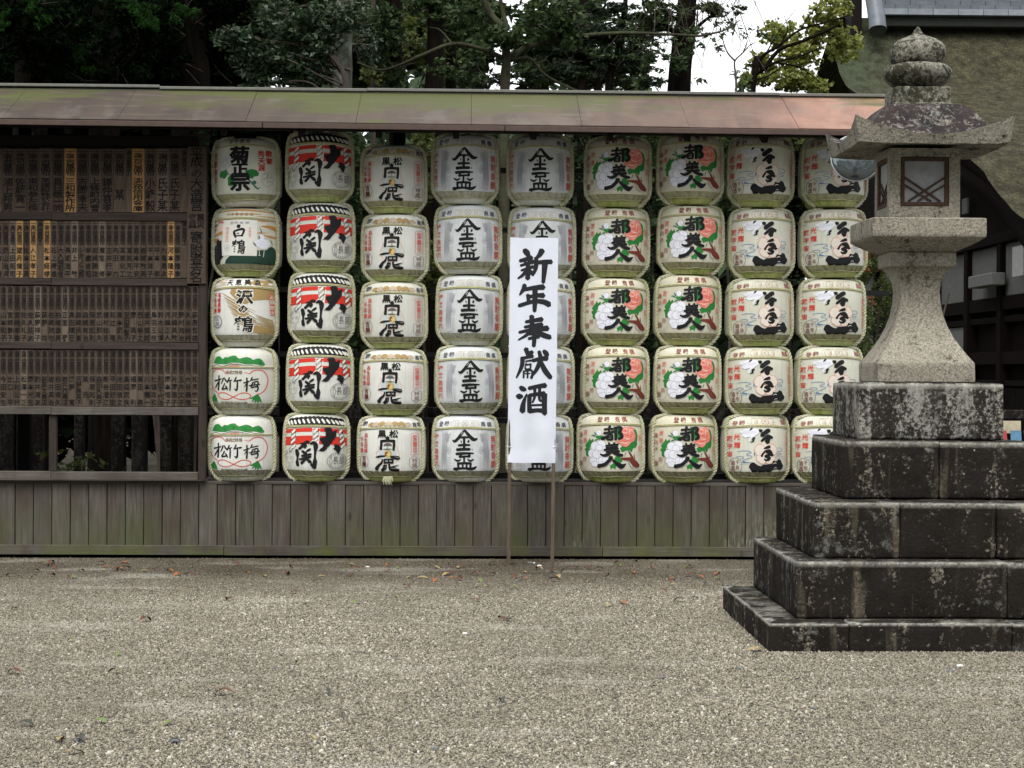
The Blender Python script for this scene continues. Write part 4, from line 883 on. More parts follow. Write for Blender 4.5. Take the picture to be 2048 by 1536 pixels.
    S((925, 325, 56), (930, 440, 50), (925, 570, 54)); S((935, 330, 44), (1010, 325, 56), (1045, 350, 50), (985, 430, 46)); S((985, 430, 46), (1040, 460, 56), (1045, 520, 60), (985, 560, 44))
    S((790, 632, 40), (812, 672, 34)); S((905, 630, 44), (885, 668, 34)); S((735, 690, 36), (850, 676, 34), (972, 668, 44)); S((735, 735, 34), (850, 722, 32), (960, 715, 38)); S((700, 775, 40), (840, 758, 34), (975, 750, 40)); S((850, 665, 36), (850, 790, 40)); S((735, 810, 30), (860, 806, 36), (1000, 800, 46)); S((850, 800, 44), (770, 860, 60), (690, 885, 50), (620, 858, 26)); S((860, 805, 44), (930, 850, 56), (1060, 885, 54))
    S((840, 915, 80), (795, 985, 66), (715, 1060, 66), (580, 1098, 72)); S((868, 970, 40), (930, 1030, 60), (1010, 1085, 88), (1060, 1100, 80), (1135, 1050, 14))
    p.col('r', '芳香', 328, (430, 582), 78, 108, .005); p.col('b', '薫四海', 243, (480, 620, 755), 62, 90, .005)
    p.line('b', [(285, 925), (355, 925)], 5); p.g('b', '所', 322, 972, 76, 100, 0); p.g('N', '醸', 245, 1050, 66, 118, .0); p.line('g', [(385, 930), (395, 1040), (330, 1140), (230, 1150)], 4, False, True)
    p.line('P', [(1385, 440), (1395, 415), (1425, 408), (1450, 430), (1465, 905), (1420, 880), (1360, 905)], 4); p.col('P', '清撰', 1412, (545, 760), 72, 130, 0)
    return p
def d_sennen():
    p = Print(815, 720, 95, 1470)
    for ch, x, y, w_ in (('登', 298, 268, 90), ('録', 425, 252, 108), ('商', 1325, 232, 80), ('標', 1392, 240, 56)): p.g('b', ch, x, y, w_, 112, .022)
    for x, r in ((620, 76), (1155, 76), (675, 74), (1100, 74), (740, 74), (1050, 70), (800, 72), (990, 74)): p.ell('b' if x in (675, 1050) else 't', x, 215+.00010*(x-880)**2, r, r, 6, 22)
    p.ell('b', 908, 220, 78, 76, 7); p.ell('t', 908, 220, 54, 52, 5); p.g('b', '千', 908, 220, 66, 66, 0); p.g('t', '年', 1100, 222, 60, 66, 0); p.g('t', '酒', 720, 222, 60, 66, 0)
    def petal(cx_, cy_, a, L_, W__):
        pts = []
        for t, o in ((0, .18), (.25, .45), (.55, .56), (.8, .48), (.9, .38), (.88, .30), (1, .22), (.93, .10), (.98, 0), (.93, -.10), (1, -.22), (.88, -.30), (.9, -.38), (.8, -.48), (.55, -.56), (.25, -.45), (0, -.18)):
            x, y = t*L_, o*W__; pts.append((cx_+x*math.cos(a)-y*math.sin(a), cy_+x*math.sin(a)+y*math.cos(a)))
        return pts
    for k, a in enumerate((-90, -18-6, 54, 126, 198+6)):
        q = petal(912+26*math.cos(rad(a)), 850+26*math.sin(rad(a)), rad(a), 222, 205); p.poly('C', q, force=True); p.line('r', q, 8, True)
    for q in ([(365, 830), (440, 812), (540, 812), (600, 825), (605, 850), (530, 875), (540, 900), (620, 910), (625, 940), (560, 965), (490, 990), (455, 1025), (470, 1045), (640, 1048)], [(1145, 752), (1230, 755), (1262, 790), (1240, 822), (1150, 826)], [(1140, 860), (1220, 866), (1245, 880), (1210, 892), (1140, 900)], [(340, 935), (440, 925), (475, 945), (440, 975), (410, 975)]):
        p.line('B', q, 9, False, True)
    for y in (930, 968): p.line('B', [(1120, y), (1340, y)], 4)
    p.line('B', [(400, 1085), (540, 1085)], 4); p.stroke('B', [(470, 1030, 26), (560, 1046, 10), (640, 1046, 3)], 4); p.stroke('B', [(690, 840, 22), (672, 880, 16), (690, 920, 4)])
    p.poly('W', [(400, 400), (520, 370), (640, 352), (770, 380), (770, 450), (700, 500), (620, 560), (580, 640), (560, 600), (600, 520), (500, 550), (430, 500), (470, 470), (390, 440)])
    for k in range(9): p.stroke('g', [(430+k*34, 395, 2), (470+k*30, 440, 5), (500+k*24, 500-k*6, 2)], 3, False)
    S = lambda *q: p.stroke('K', list(q), 6, jag=.05)
    S((580, 405, 8), (610, 370, 34), (640, 352, 16)); S((640, 545, 14), (690, 545, 18)); S((680, 560, 30), (640, 580, 22), (658, 610, 30), (605, 635, 12))
    S((765, 385, 30), (800, 400, 66), (830, 395, 40)); S((820, 500, 76), (880, 450, 80), (960, 400, 78), (985, 420, 50)); S((815, 610, 44), (880, 560, 52), (950, 505, 50), (1040, 545, 54)); S((1010, 510, 46), (960, 570, 76), (930, 640, 96)); 
    S((860, 770, 12), (920, 745, 50), (985, 725, 60)); S((820, 920, 44), (850, 860, 34), (900, 800, 24)); S((910, 820, 60), (980, 830, 90), (1030, 890, 64), (1062, 900, 40)); S((890, 930, 56), (960, 900, 60), (1010, 880, 40)); S((890, 985, 70), (950, 970, 90), (1000, 950, 50))
    p.stroke('w', [(870, 930, 10), (900, 965, 14), (935, 970, 5)], 4)
    p.poly('K', [(570, 1140), (590, 1080), (635, 1040), (680, 1050), (730, 1090), (800, 1120), (850, 1090), (900, 1085), (1040, 1070), (1060, 1005), (1130, 1020), (1160, 1000), (1190, 975), (1240, 1000), (1265, 1060), (1305, 1110), (1290, 1160), (1240, 1205), (1190, 1190), (1150, 1180), (1080, 1190), (1000, 1245), (900, 1230), (850, 1250), (780, 1245), (740, 1225), (680, 1250), (630, 1250), (605, 1190)])
    p.stroke('w', [(1060, 1075, 6), (1100, 1055, 14), (1140, 1065, 4)]); p.stroke('w', [(1085, 1165, 5), (1120, 1148, 12), (1150, 1160, 4)])
    p.g('R', '光', 355, 530, 104, 126, .015); p.g('R', '輝', 360, 700, 104, 126, .015); p.col('R', '照宇宙', 238, (568, 722, 880), 82, 112, .015)
    p.ell('k', 332, 1110, 112, 152, 7); p.g('N', '千', 366, 1045, 74, 86, 0); p.g('N', '年', 366, 1155, 74, 96, 0); p.g('N', '酒', 284, 1060, 70, 96, .01); p.g('N', '造', 284, 1168, 70, 96, .01)
    p.line('P', [(1370, 470), (1395, 445), (1425, 445), (1462, 1110), (1455, 1138), (1405, 1130)], 5, True); p.col('r', '芳醇無比撰', 1420, (560, 690, 810, 930, 1050), 62, 118, .0)
    return p
DES = dict(kiku=(d_kiku, 'mat_pale', 'fold_beige', 'fold_white', 'with round black characters over a chrysanthemum and leaves'),
  hakutsuru=(d_hakutsuru, 'mat_pale', 'fold_beige', 'green_straw', 'with white paper panel, crane and dark green hills'),
  sawa=(d_sawa, 'mat_white', 'fold_white', 'fold_white', 'with tan brush swirls behind three black characters'),
  shochiku=(d_shochiku, 'mat_white', 'fold_white', 'fold_white', 'with red looped outline under green pine band'),
  ozeki=(d_ozeki, 'mat_white', 'fold_beige', 'green_straw', 'with red stripes and black rope band'),
  hakushika=(d_hakushika, 'mat_white', 'fold_beige', 'green_straw', 'with fan row and gold medallion between black characters'),
  kinpai=(d_kinpai, 'mat_cool', 'fold_white', 'fold_white', 'with roof-shaped black characters between grey wings'),
  miyako=(d_miyako, 'mat_cream', 'fold_beige', 'green_straw', 'with white and pink peonies'),
  sennen=(d_sennen, 'mat_pale', 'fold_beige', 'green_straw', 'with pink blossom above a thick black bar'))
def twist(pts, r=.0092, hr=.0098, pitch=.082, strands=3, seg=6, per=.0085):
    """three-strand rope along a path"""
    S = spline(pts, 12); A = np.array(S); d = np.r_[0, np.cumsum(np.linalg.norm(np.diff(A, axis=0), axis=1))]
    n = int(d[-1]/per); t = np.linspace(0, d[-1], n); Q = np.stack([np.interp(t, d, A[:, k]) for k in range(3)], 1)
    T = np.gradient(Q, axis=0); T /= np.linalg.norm(T, axis=1)[:, None]; N_ = np.cross(T, (0.3, .95, .05)); N_ /= np.linalg.norm(N_, axis=1)[:, None]; B = np.cross(T, N_)
    out = []
    for s in range(strands):
        ph = t/pitch*2*math.pi+s*2*math.pi/strands
        c = Q+hr*(np.cos(ph)[:, None]*N_+np.sin(ph)[:, None]*B); out.append(tube_np([tuple(x) for x in c], [r]*n, seg))
    return join_np(out)
def surf(th, v, off):
    r = float(brad(np.float64(th), v))+off; return (r*math.sin(th), -r*math.cos(th), v*BH)
rope_me = []
for sg in (-1, 1):
    az = rad(67)*sg
    pts = [surf(az*.55, 1.0, .0)]+[surf(az*(.8 if v > .97 else 1), v, .010) for v in (.985, .95, .88, .78, .6, .4, .25)]+[surf(az*.99, .16, .014), surf(az*.96, .10, .020), surf(az*.88, .045, .022), surf(az*.76, .0, .012)]
    pts[0] = (pts[0][0], pts[0][1], BH+.004)
    V, Fc = twist(pts); rope_me.append(mesh_np('side_rope', V, Fc, M['rope'], None, True))
def twine_mesh(v0, drop, name='twine', rr_=.0045):
    out = []
    for dz in (0, .009):
        pts = [surf(th, v0-drop*(math.sin(th)**2)*(1 if abs(th) < 1.6 else 1)+dz/BH, .004) for th in np.linspace(-math.pi, math.pi, 49)]
        out.append(tube_np(pts, [rr_]*49, 6))
    V, Fc = join_np(out); return mesh_np(name, V, Fc, M['twine'], None, True)
TWV = dict(miyako=.852, kinpai=.812, ozeki=.818, hakushika=.828, sennen=.842, kiku=.868, hakutsuru=.838, sawa=.857, shochiku=.70)

def lace_mesh():
    out = []
    for k in range(14):
        th = -1.35+k*.208; out.append(tube_np([surf(th, .168, .004), surf(th+.06, .12, .006), surf(th+.1, .083, .008)], [.0028]*3, 5))
    pts = [surf(th, .087+.004*math.sin(th*9), .008) for th in np.linspace(-math.pi, math.pi, 61)]; out.append(tube_np(pts, [.0045]*61, 6))
    V, Fc = join_np(out); return mesh_np('base_lacing', V, Fc, M['twine'], None, True)
lace = lace_mesh()
VB = [.172, .185, .21, .26, .34, .42, .5, .58, .66, .74, .80, .84, .88, .91, .935, .955, .972, .985, .994, 1.0]
parts_cache = {}
def cask_parts(key):
    if key in parts_cache: return parts_cache[key]
    fn, mm, fm, bm_, desc = DES[key]
    mat_me = build_ring('straw_mat', VB, 84, pl_top, True, mat=M[mm])
    fold = build_ring('folded_straw', [.080, .09, .105, .12, .14, .155, .168, .174], 170, pl_fold, mat=M[fm])
    base = build_ring('base_ring', [0, .012, .03, .055, .078, .084], 152, pl_base, False, True, mat=M[bm_])
    pr = fn().mesh('printed_design')
    parts_cache[key] = [('straw_mat', mat_me), ('folded_straw', fold), ('base_ring', base), ('printed_design', pr), ('side_rope', rope_me[0]), ('side_rope', rope_me[1]), ('twine', twine_mesh(TWV[key], .0 if key == 'shochiku' else .034, rr_=.003 if key == 'shochiku' else .0045)), ('base_lacing', lace)]
    return parts_cache[key]
COLS = [ # per column, bottom row first: (x centre, top, bottom) in pixels of the photograph at the casks' distance
 [(487, 829, 962), (490, 695, 829), (492, 557, 695), (495, 419, 556), (496, 280, 418)],
 [(633, 825, 963), (641, 688, 826), (643, 547, 687), (644, 408, 548), (640, 268, 408)],
 [(785, 831, 965), (789, 698, 830), (789, 565, 698), (792, 431, 566), (789, 294, 431)],
 [(933, 829, 965), (936, 692, 828), (938, 551, 692), (937, 413, 551), (931, 272, 412)],
 [(1079, 829, 963), (1081, 694, 829), (1080, 556, 694), (1083, 417, 556), (1080, 274, 415)],
 [(1221, 826, 965), (1227, 692, 827), (1228, 557, 692), (1230, 419, 557), (1235, 278, 418)],
 [(1364, 827, 964), (1372, 692, 827), (1372, 551, 692), (1379, 414, 552), (1378, 272, 413)],
 [(1508, 829, 965), (1515, 694, 829), (1516, 559, 694), (1519, 420, 559), (1518, 275, 418)],
 [(1647, 829, 965), (1654, 693, 829), (1659, 559, 693), (1663, 421, 558), (1663, 278, 418)]]
KEYS = [['shochiku', 'shochiku', 'sawa', 'hakutsuru', 'kiku'], ['ozeki']*5, ['hakushika']*5, ['kinpai']*5, ['kinpai']*5, ['miyako']*5, ['miyako']*5, ['sennen']*5, ['sennen']*5]
CN = ['leftmost stack', 'stack second from the left', 'stack third from the left', 'stack left of the white banner', 'stack behind the white banner', 'stack right of the white banner', 'stack fourth from the right', 'stack left of the stone lantern side', 'rightmost stack']
CN = ['leftmost stack', 'second stack from left', 'third stack from left', 'stack just left of banner', 'stack behind the banner', 'stack just right of banner', 'third stack from right', 'second stack from right', 'rightmost stack by the lantern']
RN = ['bottom', 'fourth from top', 'middle', 'second from top', 'top']
GR = dict(ozeki='casks with red stripes', hakushika='casks with gold medallions', kinpai='casks with grey wings', miyako='casks with peonies', sennen='casks with pink blossoms', shochiku='casks with green pine bands')
CASK = {}; CY = 16.27; rj = random.Random(12)
for ci, (col_, keys) in enumerate(zip(COLS, KEYS)):
    for ri, ((cx_, ty, by), key) in enumerate(zip(col_, keys)):
        pb = P(cx_, by-1, CY); pt = P(cx_, ty+1, CY); zb = max(pb.z, BT-.004) if ri == 0 else pb.z
        zs = (pt.z-zb)/BH
        short = {'kiku': 'cask with chrysanthemum behind black characters', 'hakutsuru': 'cask with paper panel and crane', 'sawa': 'cask with tan brush swirls', 'shochiku': 'cask with red loops and pine band', 'ozeki': 'cask with red stripes', 'hakushika': 'cask with gold medallion', 'kinpai': 'cask with grey wings', 'miyako': 'cask with peonies', 'sennen': 'cask with pink blossom'}[key]
        t = thing('sake_barrel', f'{short}, {RN[ri]} in the {CN[ci]}', 'sake barrel', (pb.x, CY+rj.uniform(-.01, .01), zb), rj.uniform(-.075, .075)+{'ozeki': .03, 'hakushika': -.04}.get(key, 0), GR.get(key))
        sx = 1.0+rj.uniform(-.014, .010); t.scale = (sx, 1.0, zs)
        t.rotation_euler.x = rj.uniform(-.008, .008); t.rotation_euler.y = rj.uniform(-.013, .013)
        CASK[ci, ri] = t
        for nm, me in cask_parts(key): link(bpy.data.objects.new(nm, me), t)
# loose straw hanging under one cask
V = []; Fc = []
for k in range(46):
    x0 = rj.uniform(-.035, .035); y0 = rj.uniform(-.01, .01); n = len(V); L_ = rj.uniform(.04, .085); w_ = .0022; dx = rj.uniform(-.3, .3)*L_
    V += [(x0-w_, y0, 0), (x0+w_, y0, 0), (x0+dx*.5+x0*.1+w_, y0-.006, -L_*.6), (x0+dx*.5+x0*.1-w_, y0-.006, -L_*.6), (x0+dx+w_*.3, y0-.004, -L_), (x0+dx-w_*.3, y0-.004, -L_)]
    Fc += [(n, n+1, n+2, n+3), (n+3, n+2, n+4, n+5)]
o = np_obj('straw_tuft', V, Fc, M['rope'], CASK[2, 0]); o.location = (-.01, -.285, .055)
# ================================================================ banner on two stakes
BNX, BNY = P(1060, 1136, 15.5).x, 15.5
bn = thing('banner', 'tall white cloth banner with black brush characters on two wooden stakes', 'banner', (BNX, BNY, 0)); bn.rotation_euler.y = rad(.45)
zb_, zt_ = .825, 2.612; hwid = .1905
def cloth_y(x, z): return .004*math.sin(9*z+14*x)*max(0, 1.5-z)-.003*math.sin(31*z-5*x)*(z < 1.3)*(1.3-z)+ -.022-.004*math.sin(x*16+z*2)-.003*math.sin(z*5+x*7)+(.010*math.exp(-((z-.95)/.25)**2)*math.sin(x*30+1.5*z))
nx_, nz_ = 20, 70; V = []; Fc = []
for s in (0, 1):
    for i in range(nz_+1):
        for k in range(nx_+1):
            x = -hwid+2*hwid*k/nx_; z = zb_+(zt_-zb_)*i/nz_; V.append((x, cloth_y(x, z)+.003*s, z+.002*math.sin(x*20)*(i in (0, nz_))))
o_ = (nz_+1)*(nx_+1)
for i in range(nz_):
    for k in range(nx_):
        a = i*(nx_+1)+k; Fc += [(a, a+1, a+nx_+2, a+nx_+1), (o_+a, o_+a+nx_+1, o_+a+nx_+2, o_+a+1)]
np_obj('cloth', V, Fc, M['white_cloth'], bn, True)
for sx in (-.172, .176):
    bm = bmesh.new(); bx(bm, -.014, .014, -.013, .013, -.05, 2.60); bevel(bm, .003); bm_obj('stake', bm, M['pole_wood'], bn, loc=(sx, 0, 0))
bx0 = box('cross_bar', -.18, .18, -.012, .004, 2.54, 2.565, M['pole_wood'], bn); bx0.location.y = .019
for sx, z in ((-.172, 2.50), (-.172, 1.75), (-.172, .95), (.176, 2.50), (.176, 1.75), (.176, .95)):
    v, f = tube_np([(sx+.021*math.cos(a), .0-.019*math.sin(a)+.001, z+.004*math.sin(a*2)) for a in np.linspace(0, 2*math.pi, 13)], [.003]*13, 5); np_obj('tie_cord', v, f, M['white_cloth'], bn)
KJ = [ # brush strokes in the frame of the cloth
 [(155, 118, 34), (175, 140, 44), (190, 165, 30)], [(120, 208, 26), (165, 195, 30), (215, 180, 38)], [(152, 190, 22), (165, 222, 22)], [(212, 172, 24), (192, 215, 20)], [(125, 246, 18), (180, 228, 24), (235, 212, 30)], [(130, 285, 16), (180, 268, 22), (230, 252, 26)], [(185, 225, 32), (186, 290, 34), (182, 350, 36)], [(178, 275, 24), (145, 320, 24), (105, 350, 14)], [(195, 280, 20), (212, 300, 30), (228, 322, 20)],
 [(300, 118, 44), (278, 158, 34), (250, 185, 18)], [(252, 178, 30), (250, 250, 32), (235, 300, 22), (222, 320, 12)], [(250, 222, 26), (310, 214, 32), (375, 212, 34)], [(322, 222, 44), (316, 300, 36), (308, 380, 26)],
 [(158, 398, 30), (152, 430, 34), (118, 484, 12)], [(150, 440, 26), (230, 424, 32), (312, 416, 42)], [(195, 498, 26), (250, 485, 28), (312, 484, 40)], [(112, 570, 28), (230, 534, 30), (310, 536, 38), (358, 558, 42)], [(242, 430, 38), (242, 520, 38), (238, 612, 28)], [(185, 480, 30), (192, 545, 26)],
 [(168, 700, 24), (230, 688, 28), (300, 676, 36)], [(158, 742, 22), (230, 728, 26), (300, 718, 32)], [(115, 785, 22), (220, 762, 28), (345, 748, 42)], [(215, 650, 36), (216, 740, 34), (180, 800, 26), (108, 846, 12)], [(255, 765, 24), (300, 800, 40), (365, 822, 36)], [(190, 835, 22), (275, 816, 28)], [(196, 800, 18), (265, 790, 22)], [(235, 775, 34), (236, 840, 32), (232, 895, 28)],
 [(168, 915, 36), (178, 945, 32), (185, 975, 22)], [(175, 958, 24), (222, 942, 30)], [(130, 996, 26), (180, 985, 24), (224, 974, 30)], [(142, 990, 32), (134, 1060, 30), (92, 1152, 12)], [(165, 1018, 12), (215, 1010, 16)], [(172, 1030, 10), (165, 1048, 12)], [(165, 1048, 12), (212, 1040, 14)], [(163, 1052, 10), (163, 1082, 12)], [(163, 1082, 12), (206, 1078, 12)], [(208, 1050, 14), (204, 1080, 12)], [(150, 1096, 14), (150, 1152, 14)], [(150, 1098, 12), (215, 1092, 16), (216, 1150, 16), (204, 1148, 8)], [(182, 1098, 14), (182, 1152, 14)], [(160, 1118, 9), (204, 1114, 9)],
 [(222, 1012, 26), (280, 998, 30), (338, 990, 40)], [(275, 935, 26), (286, 1000, 34), (258, 1075, 30), (208, 1150, 14)], [(286, 1010, 26), (320, 1085, 40), (368, 1148, 34)], [(312, 930, 26), (330, 950, 38), (344, 970, 28)],
 [(122, 1225, 26), (142, 1240, 38), (165, 1248, 26)], [(95, 1298, 26), (115, 1302, 42), (140, 1300, 24)], [(140, 1422, 44), (146, 1370, 36), (160, 1320, 22), (176, 1280, 10)], [(192, 1236, 28), (260, 1220, 30), (328, 1210, 38)], [(198, 1290, 34), (196, 1360, 32), (200, 1424, 38)], [(200, 1292, 28), (260, 1282, 28), (318, 1280, 44)], [(316, 1280, 46), (318, 1360, 38), (320, 1440, 36)], [(240, 1232, 24), (240, 1300, 20), (222, 1350, 14)], [(280, 1230, 24), (278, 1320, 20), (302, 1340, 14)], [(218, 1372, 16), (298, 1368, 16)], [(200, 1420, 34), (260, 1412, 30), (318, 1416, 36)]]
V = []; Fc = []
def bnmap(x, y):   # crop pixels -> cloth coordinates
    px_, py_ = 1010+x/4.042, 470+y/4.042; zc = zt_-(py_-475)/251.6; xc = (px_-(1068.5-(py_-475)*.0125))/251.6; return xc, zc
for q in KJ:
    q = [(x, y, w_*1.14) for x, y, w_ in q]; S = spline(q, 7); n = len(S); base = len(V)
    for i, (x, y, w_) in enumerate(S):
        a = S[max(i-1, 0)]; b = S[min(i+1, n-1)]; dx, dy = b[0]-a[0], b[1]-a[1]; l = math.hypot(dx, dy) or 1
        for s in (-1, 1):
            X, Z = bnmap(x-dy/l*w_*.5*s, y+dx/l*w_*.5*s); V.append((X, cloth_y(X, Z)-.0016, Z))
    Fc += [(base+2*i, base+2*i+1, base+2*i+3, base+2*i+2) for i in range(n-1)]
    for e, sg in ((0, -1), (n-1, 1)):
        x, y, w_ = S[e]; a = S[max(e-1, 0)]; b = S[min(e+1, n-1)]; dx, dy = b[0]-a[0], b[1]-a[1]; l = math.hypot(dx, dy) or 1
        X, Z = bnmap(x+sg*dx/l*w_*.34, y+sg*dy/l*w_*.34+w_*.06); V.append((X, cloth_y(X, Z)-.0016, Z)); c = len(V)-1
        Fc.append((base+2*e, base+2*e+1, c, c))
me = bpy.data.meshes.new('brush_lettering'); me.from_pydata(V, [], [f if f[2] != f[3] else f[:3] for f in Fc]); me.materials.append(M['banner_ink']); link(bpy.data.objects.new('brush_lettering', me), bn)
# ================================================================ stone lantern
LX, LY = 2.722, 11.79
ln = thing('stone_lantern', 'tall weathered stone lantern on a stepped mossy stone base', 'stone lantern', (LX, LY, 0))
def rough_up(bm, amp, sc, seed=0):
    for v in bm.verts:
        n = mnoise.noise_vector(v.co*sc+Vector((seed, 3*seed, 0))); n2 = mnoise.noise_vector(v.co*sc*4.1+Vector((seed, 0, 7)))
        v.co += n*amp+n2*amp*.4
def sblock(name, x0, x1, y0, y1, z0, z1, m, cuts=6, amp=.004, bev=.014, seed=0):
    cx_, cy_ = (x0+x1)/2, (y0+y1)/2; bm = bmesh.new(); bx(bm, x0-cx_, x1-cx_, y0-cy_, y1-cy_, 0, z1-z0); bevel(bm, bev, 2)
    L_ = max(x1-x0, y1-y0); 
    for ax, lo, hi, st in ((0, x0-cx_, x1-cx_, .07), (1, y0-cy_, y1-cy_, .07), (2, 0, z1-z0, .06)):
        t = lo+st
        while t < hi-.02:
            co = [0, 0, 0]; co[ax] = t; no = [0, 0, 0]; no[ax] = 1
            bmesh.ops.bisect_plane(bm, geom=list(bm.verts)+list(bm.edges)+list(bm.faces), plane_co=co, plane_no=no); t += st
    off = Vector((cx_, cy_, z0))
    for v in bm.verts:
        p_ = v.co+off; n = mnoise.noise_vector(p_*7+Vector((seed, 0, 0)))*amp+mnoise.noise_vector(p_*24)*amp*.8; v.co += n
        if z1-p_.z < .03 and mnoise.noise(p_*13+Vector((seed, 5, 0))) > .32 and (abs(abs(p_.x)-max(abs(x0), abs(x1))) < .03 or abs(abs(p_.y)-max(abs(y0), abs(y1))) < .03): v.co.z -= .012; v.co.x *= .985; v.co.y *= .985
    return bm_obj(name, bm, M[m], ln, True, loc=(cx_, cy_, z0))
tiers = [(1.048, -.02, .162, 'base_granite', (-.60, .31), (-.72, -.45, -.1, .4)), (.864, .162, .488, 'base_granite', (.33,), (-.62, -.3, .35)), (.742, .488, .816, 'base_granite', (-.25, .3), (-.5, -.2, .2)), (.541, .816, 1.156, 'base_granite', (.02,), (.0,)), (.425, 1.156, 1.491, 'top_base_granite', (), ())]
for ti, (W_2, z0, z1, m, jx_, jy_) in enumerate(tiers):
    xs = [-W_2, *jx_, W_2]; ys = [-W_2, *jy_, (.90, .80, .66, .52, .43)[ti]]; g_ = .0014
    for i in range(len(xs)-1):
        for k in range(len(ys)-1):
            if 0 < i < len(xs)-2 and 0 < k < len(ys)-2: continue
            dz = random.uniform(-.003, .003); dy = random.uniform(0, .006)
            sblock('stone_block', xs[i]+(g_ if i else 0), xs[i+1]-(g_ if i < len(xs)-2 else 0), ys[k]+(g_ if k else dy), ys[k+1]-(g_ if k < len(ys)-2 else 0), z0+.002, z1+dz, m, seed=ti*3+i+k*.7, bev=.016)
def loft(name, prof, m, n_side=10, amp=.0025, par=None, smooth=True, corner=.06, subz=.02):
    """square stone lofted through (z, half width); gentle round at the corners"""
    V = []; Fc = []; P2 = []
    for (a, b) in zip(prof, prof[1:]):
        k = max(1, int(math.hypot(b[0]-a[0], b[1]-a[1])/subz))
        for i in range(k): t = i/k; P2.append((a[0]+(b[0]-a[0])*t, a[1]+(b[1]-a[1])*t))
    P2.append(prof[-1]); N_ = n_side*4
    for z, W__ in P2:
        for s in range(4):
            for i in range(n_side):
                t = -1+2*i/n_side
                x, y = W__*t, -W__
                if i == 0: x, y = x*(1-corner*.35), y*(1-corner*.35)
                a = s*math.pi/2; c_, s__ = math.cos(a), math.sin(a); X, Y = x*c_-y*s__, x*s__+y*c_
                n = mnoise.noise_vector(Vector((X, Y, z))*9)*amp+mnoise.noise_vector(Vector((X, Y, z))*30)*amp*.5; V.append((X+n.x, Y+n.y, z+n.z*.6))
    L_ = len(P2)
    for i in range(L_-1):
        for k in range(N_): k2 = (k+1) % N_; Fc.append((i*N_+k, i*N_+k2, (i+1)*N_+k2, (i+1)*N_+k))
    for base, flip in ((0, 1), ((L_-1)*N_, 0)):
        c = len(V); V.append((0, 0, P2[0][0] if flip else P2[-1][0]))
        for k in range(N_): k2 = (k+1) % N_; Fc.append((base+k2, base+k, c, c) if flip else (base+k, base+k2, c, c))
    me = bpy.data.meshes.new(name); me.from_pydata(V, [], [f if f[2] != f[3] else f[:3] for f in Fc]); me.materials.append(M[m])
    for p_ in me.polygons: p_.use_smooth = smooth
    o = bpy.data.objects.new(name, me); link(o, par or ln)
    try:
        me.set_sharp_from_angle(angle=rad(38))
    except Exception: pass
    return o
loft('pedestal', [(1.493, .288), (1.50, .294), (1.608, .293), (1.616, .288), (1.65, .262), (1.70, .228), (1.76, .190), (1.83, .158), (1.90, .136), (1.97, .123), (2.04, .119), (2.10, .126), (2.15, .146), (2.185, .176), (2.19, .194), (2.196, .198), (2.270, .198), (2.275, .192)], 'granite')
loft('platform', [(2.276, .196), (2.285, .212), (2.31, .268), (2.335, .312), (2.352, .340), (2.36, .345), (2.462, .345), (2.468, .338), (2.469, .24)], 'granite')
# fire box: one carved block with four window openings
fz0, fz1 = 2.470, 2.892; fw = .212; ow = .146; oz0, oz1 = 2.545, 2.842; bm = bmesh.new()
bx(bm, -fw, fw, -fw, fw, fz0, oz0); bx(bm, -fw, fw, -fw, fw, oz1, fz1)
for sx in (-1, 1):
    for sy in (-1, 1): bx(bm, *sorted((sx*ow, sx*fw)), *sorted((sy*ow, sy*fw)), oz0, oz1)
bmesh.ops.remove_doubles(bm, verts=bm.verts, dist=.0001); bmesh.ops.subdivide_edges(bm, edges=bm.edges, cuts=3, use_grid_fill=True); rough_up(bm, .0025, 9, 2)
fo = bm_obj('fire_box', bm, M['granite'], ln)
for k in range(4):
    bm = bmesh.new(); y0, y1 = -fw+.004, -fw+.028; z0, z1 = oz0+.004, oz1-.004; xw = ow-.004; fb = .022
    bx(bm, -xw, xw, y0, y1, z0, z0+fb); bx(bm, -xw, xw, y0, y1, z1-fb, z1); bx(bm, -xw, -xw+fb, y0+.001, y1, z0+fb, z1-fb); bx(bm, xw-fb, xw, y0+.001, y1, z0+fb, z1-fb)
    w_o = bm_obj('window_frame', bm, M['frame_wood'], ln); w_o.rotation_euler.z = -k*math.pi/2
    bm = bmesh.new(); bx(bm, -xw+fb-.002, xw-fb+.002, y0+.014, y0+.017, z0+fb-.002, z1-fb+.002); bm_obj('paper_pane', bm, M['lamp_paper'], w_o)
    Wd, Hd = xw-fb, z1-z0-2*fb; zb = z0+fb
    for a, b in (((-Wd, .60), (.80*Wd/1, .02)), ((-Wd, .42), (.35*Wd, .02)), ((Wd, .60), (-.80*Wd, .02)), ((Wd, .42), (-.35*Wd, .02))):
        p0 = Vector((a[0], y0+.008+(.003 if a[0] > 0 else 0), zb+a[1]*Hd)); p1 = Vector((b[0], p0.y, zb+b[1]*Hd)); d = (p1-p0); L_ = d.length
        bm = bmesh.new(); bx(bm, 0, L_, -.003, .003, -.006, .006); lo = bm_obj('lattice_bar', bm, M['frame_wood'], w_o); lo.location = p0; lo.rotation_euler.y = -math.atan2(d.z, d.x)
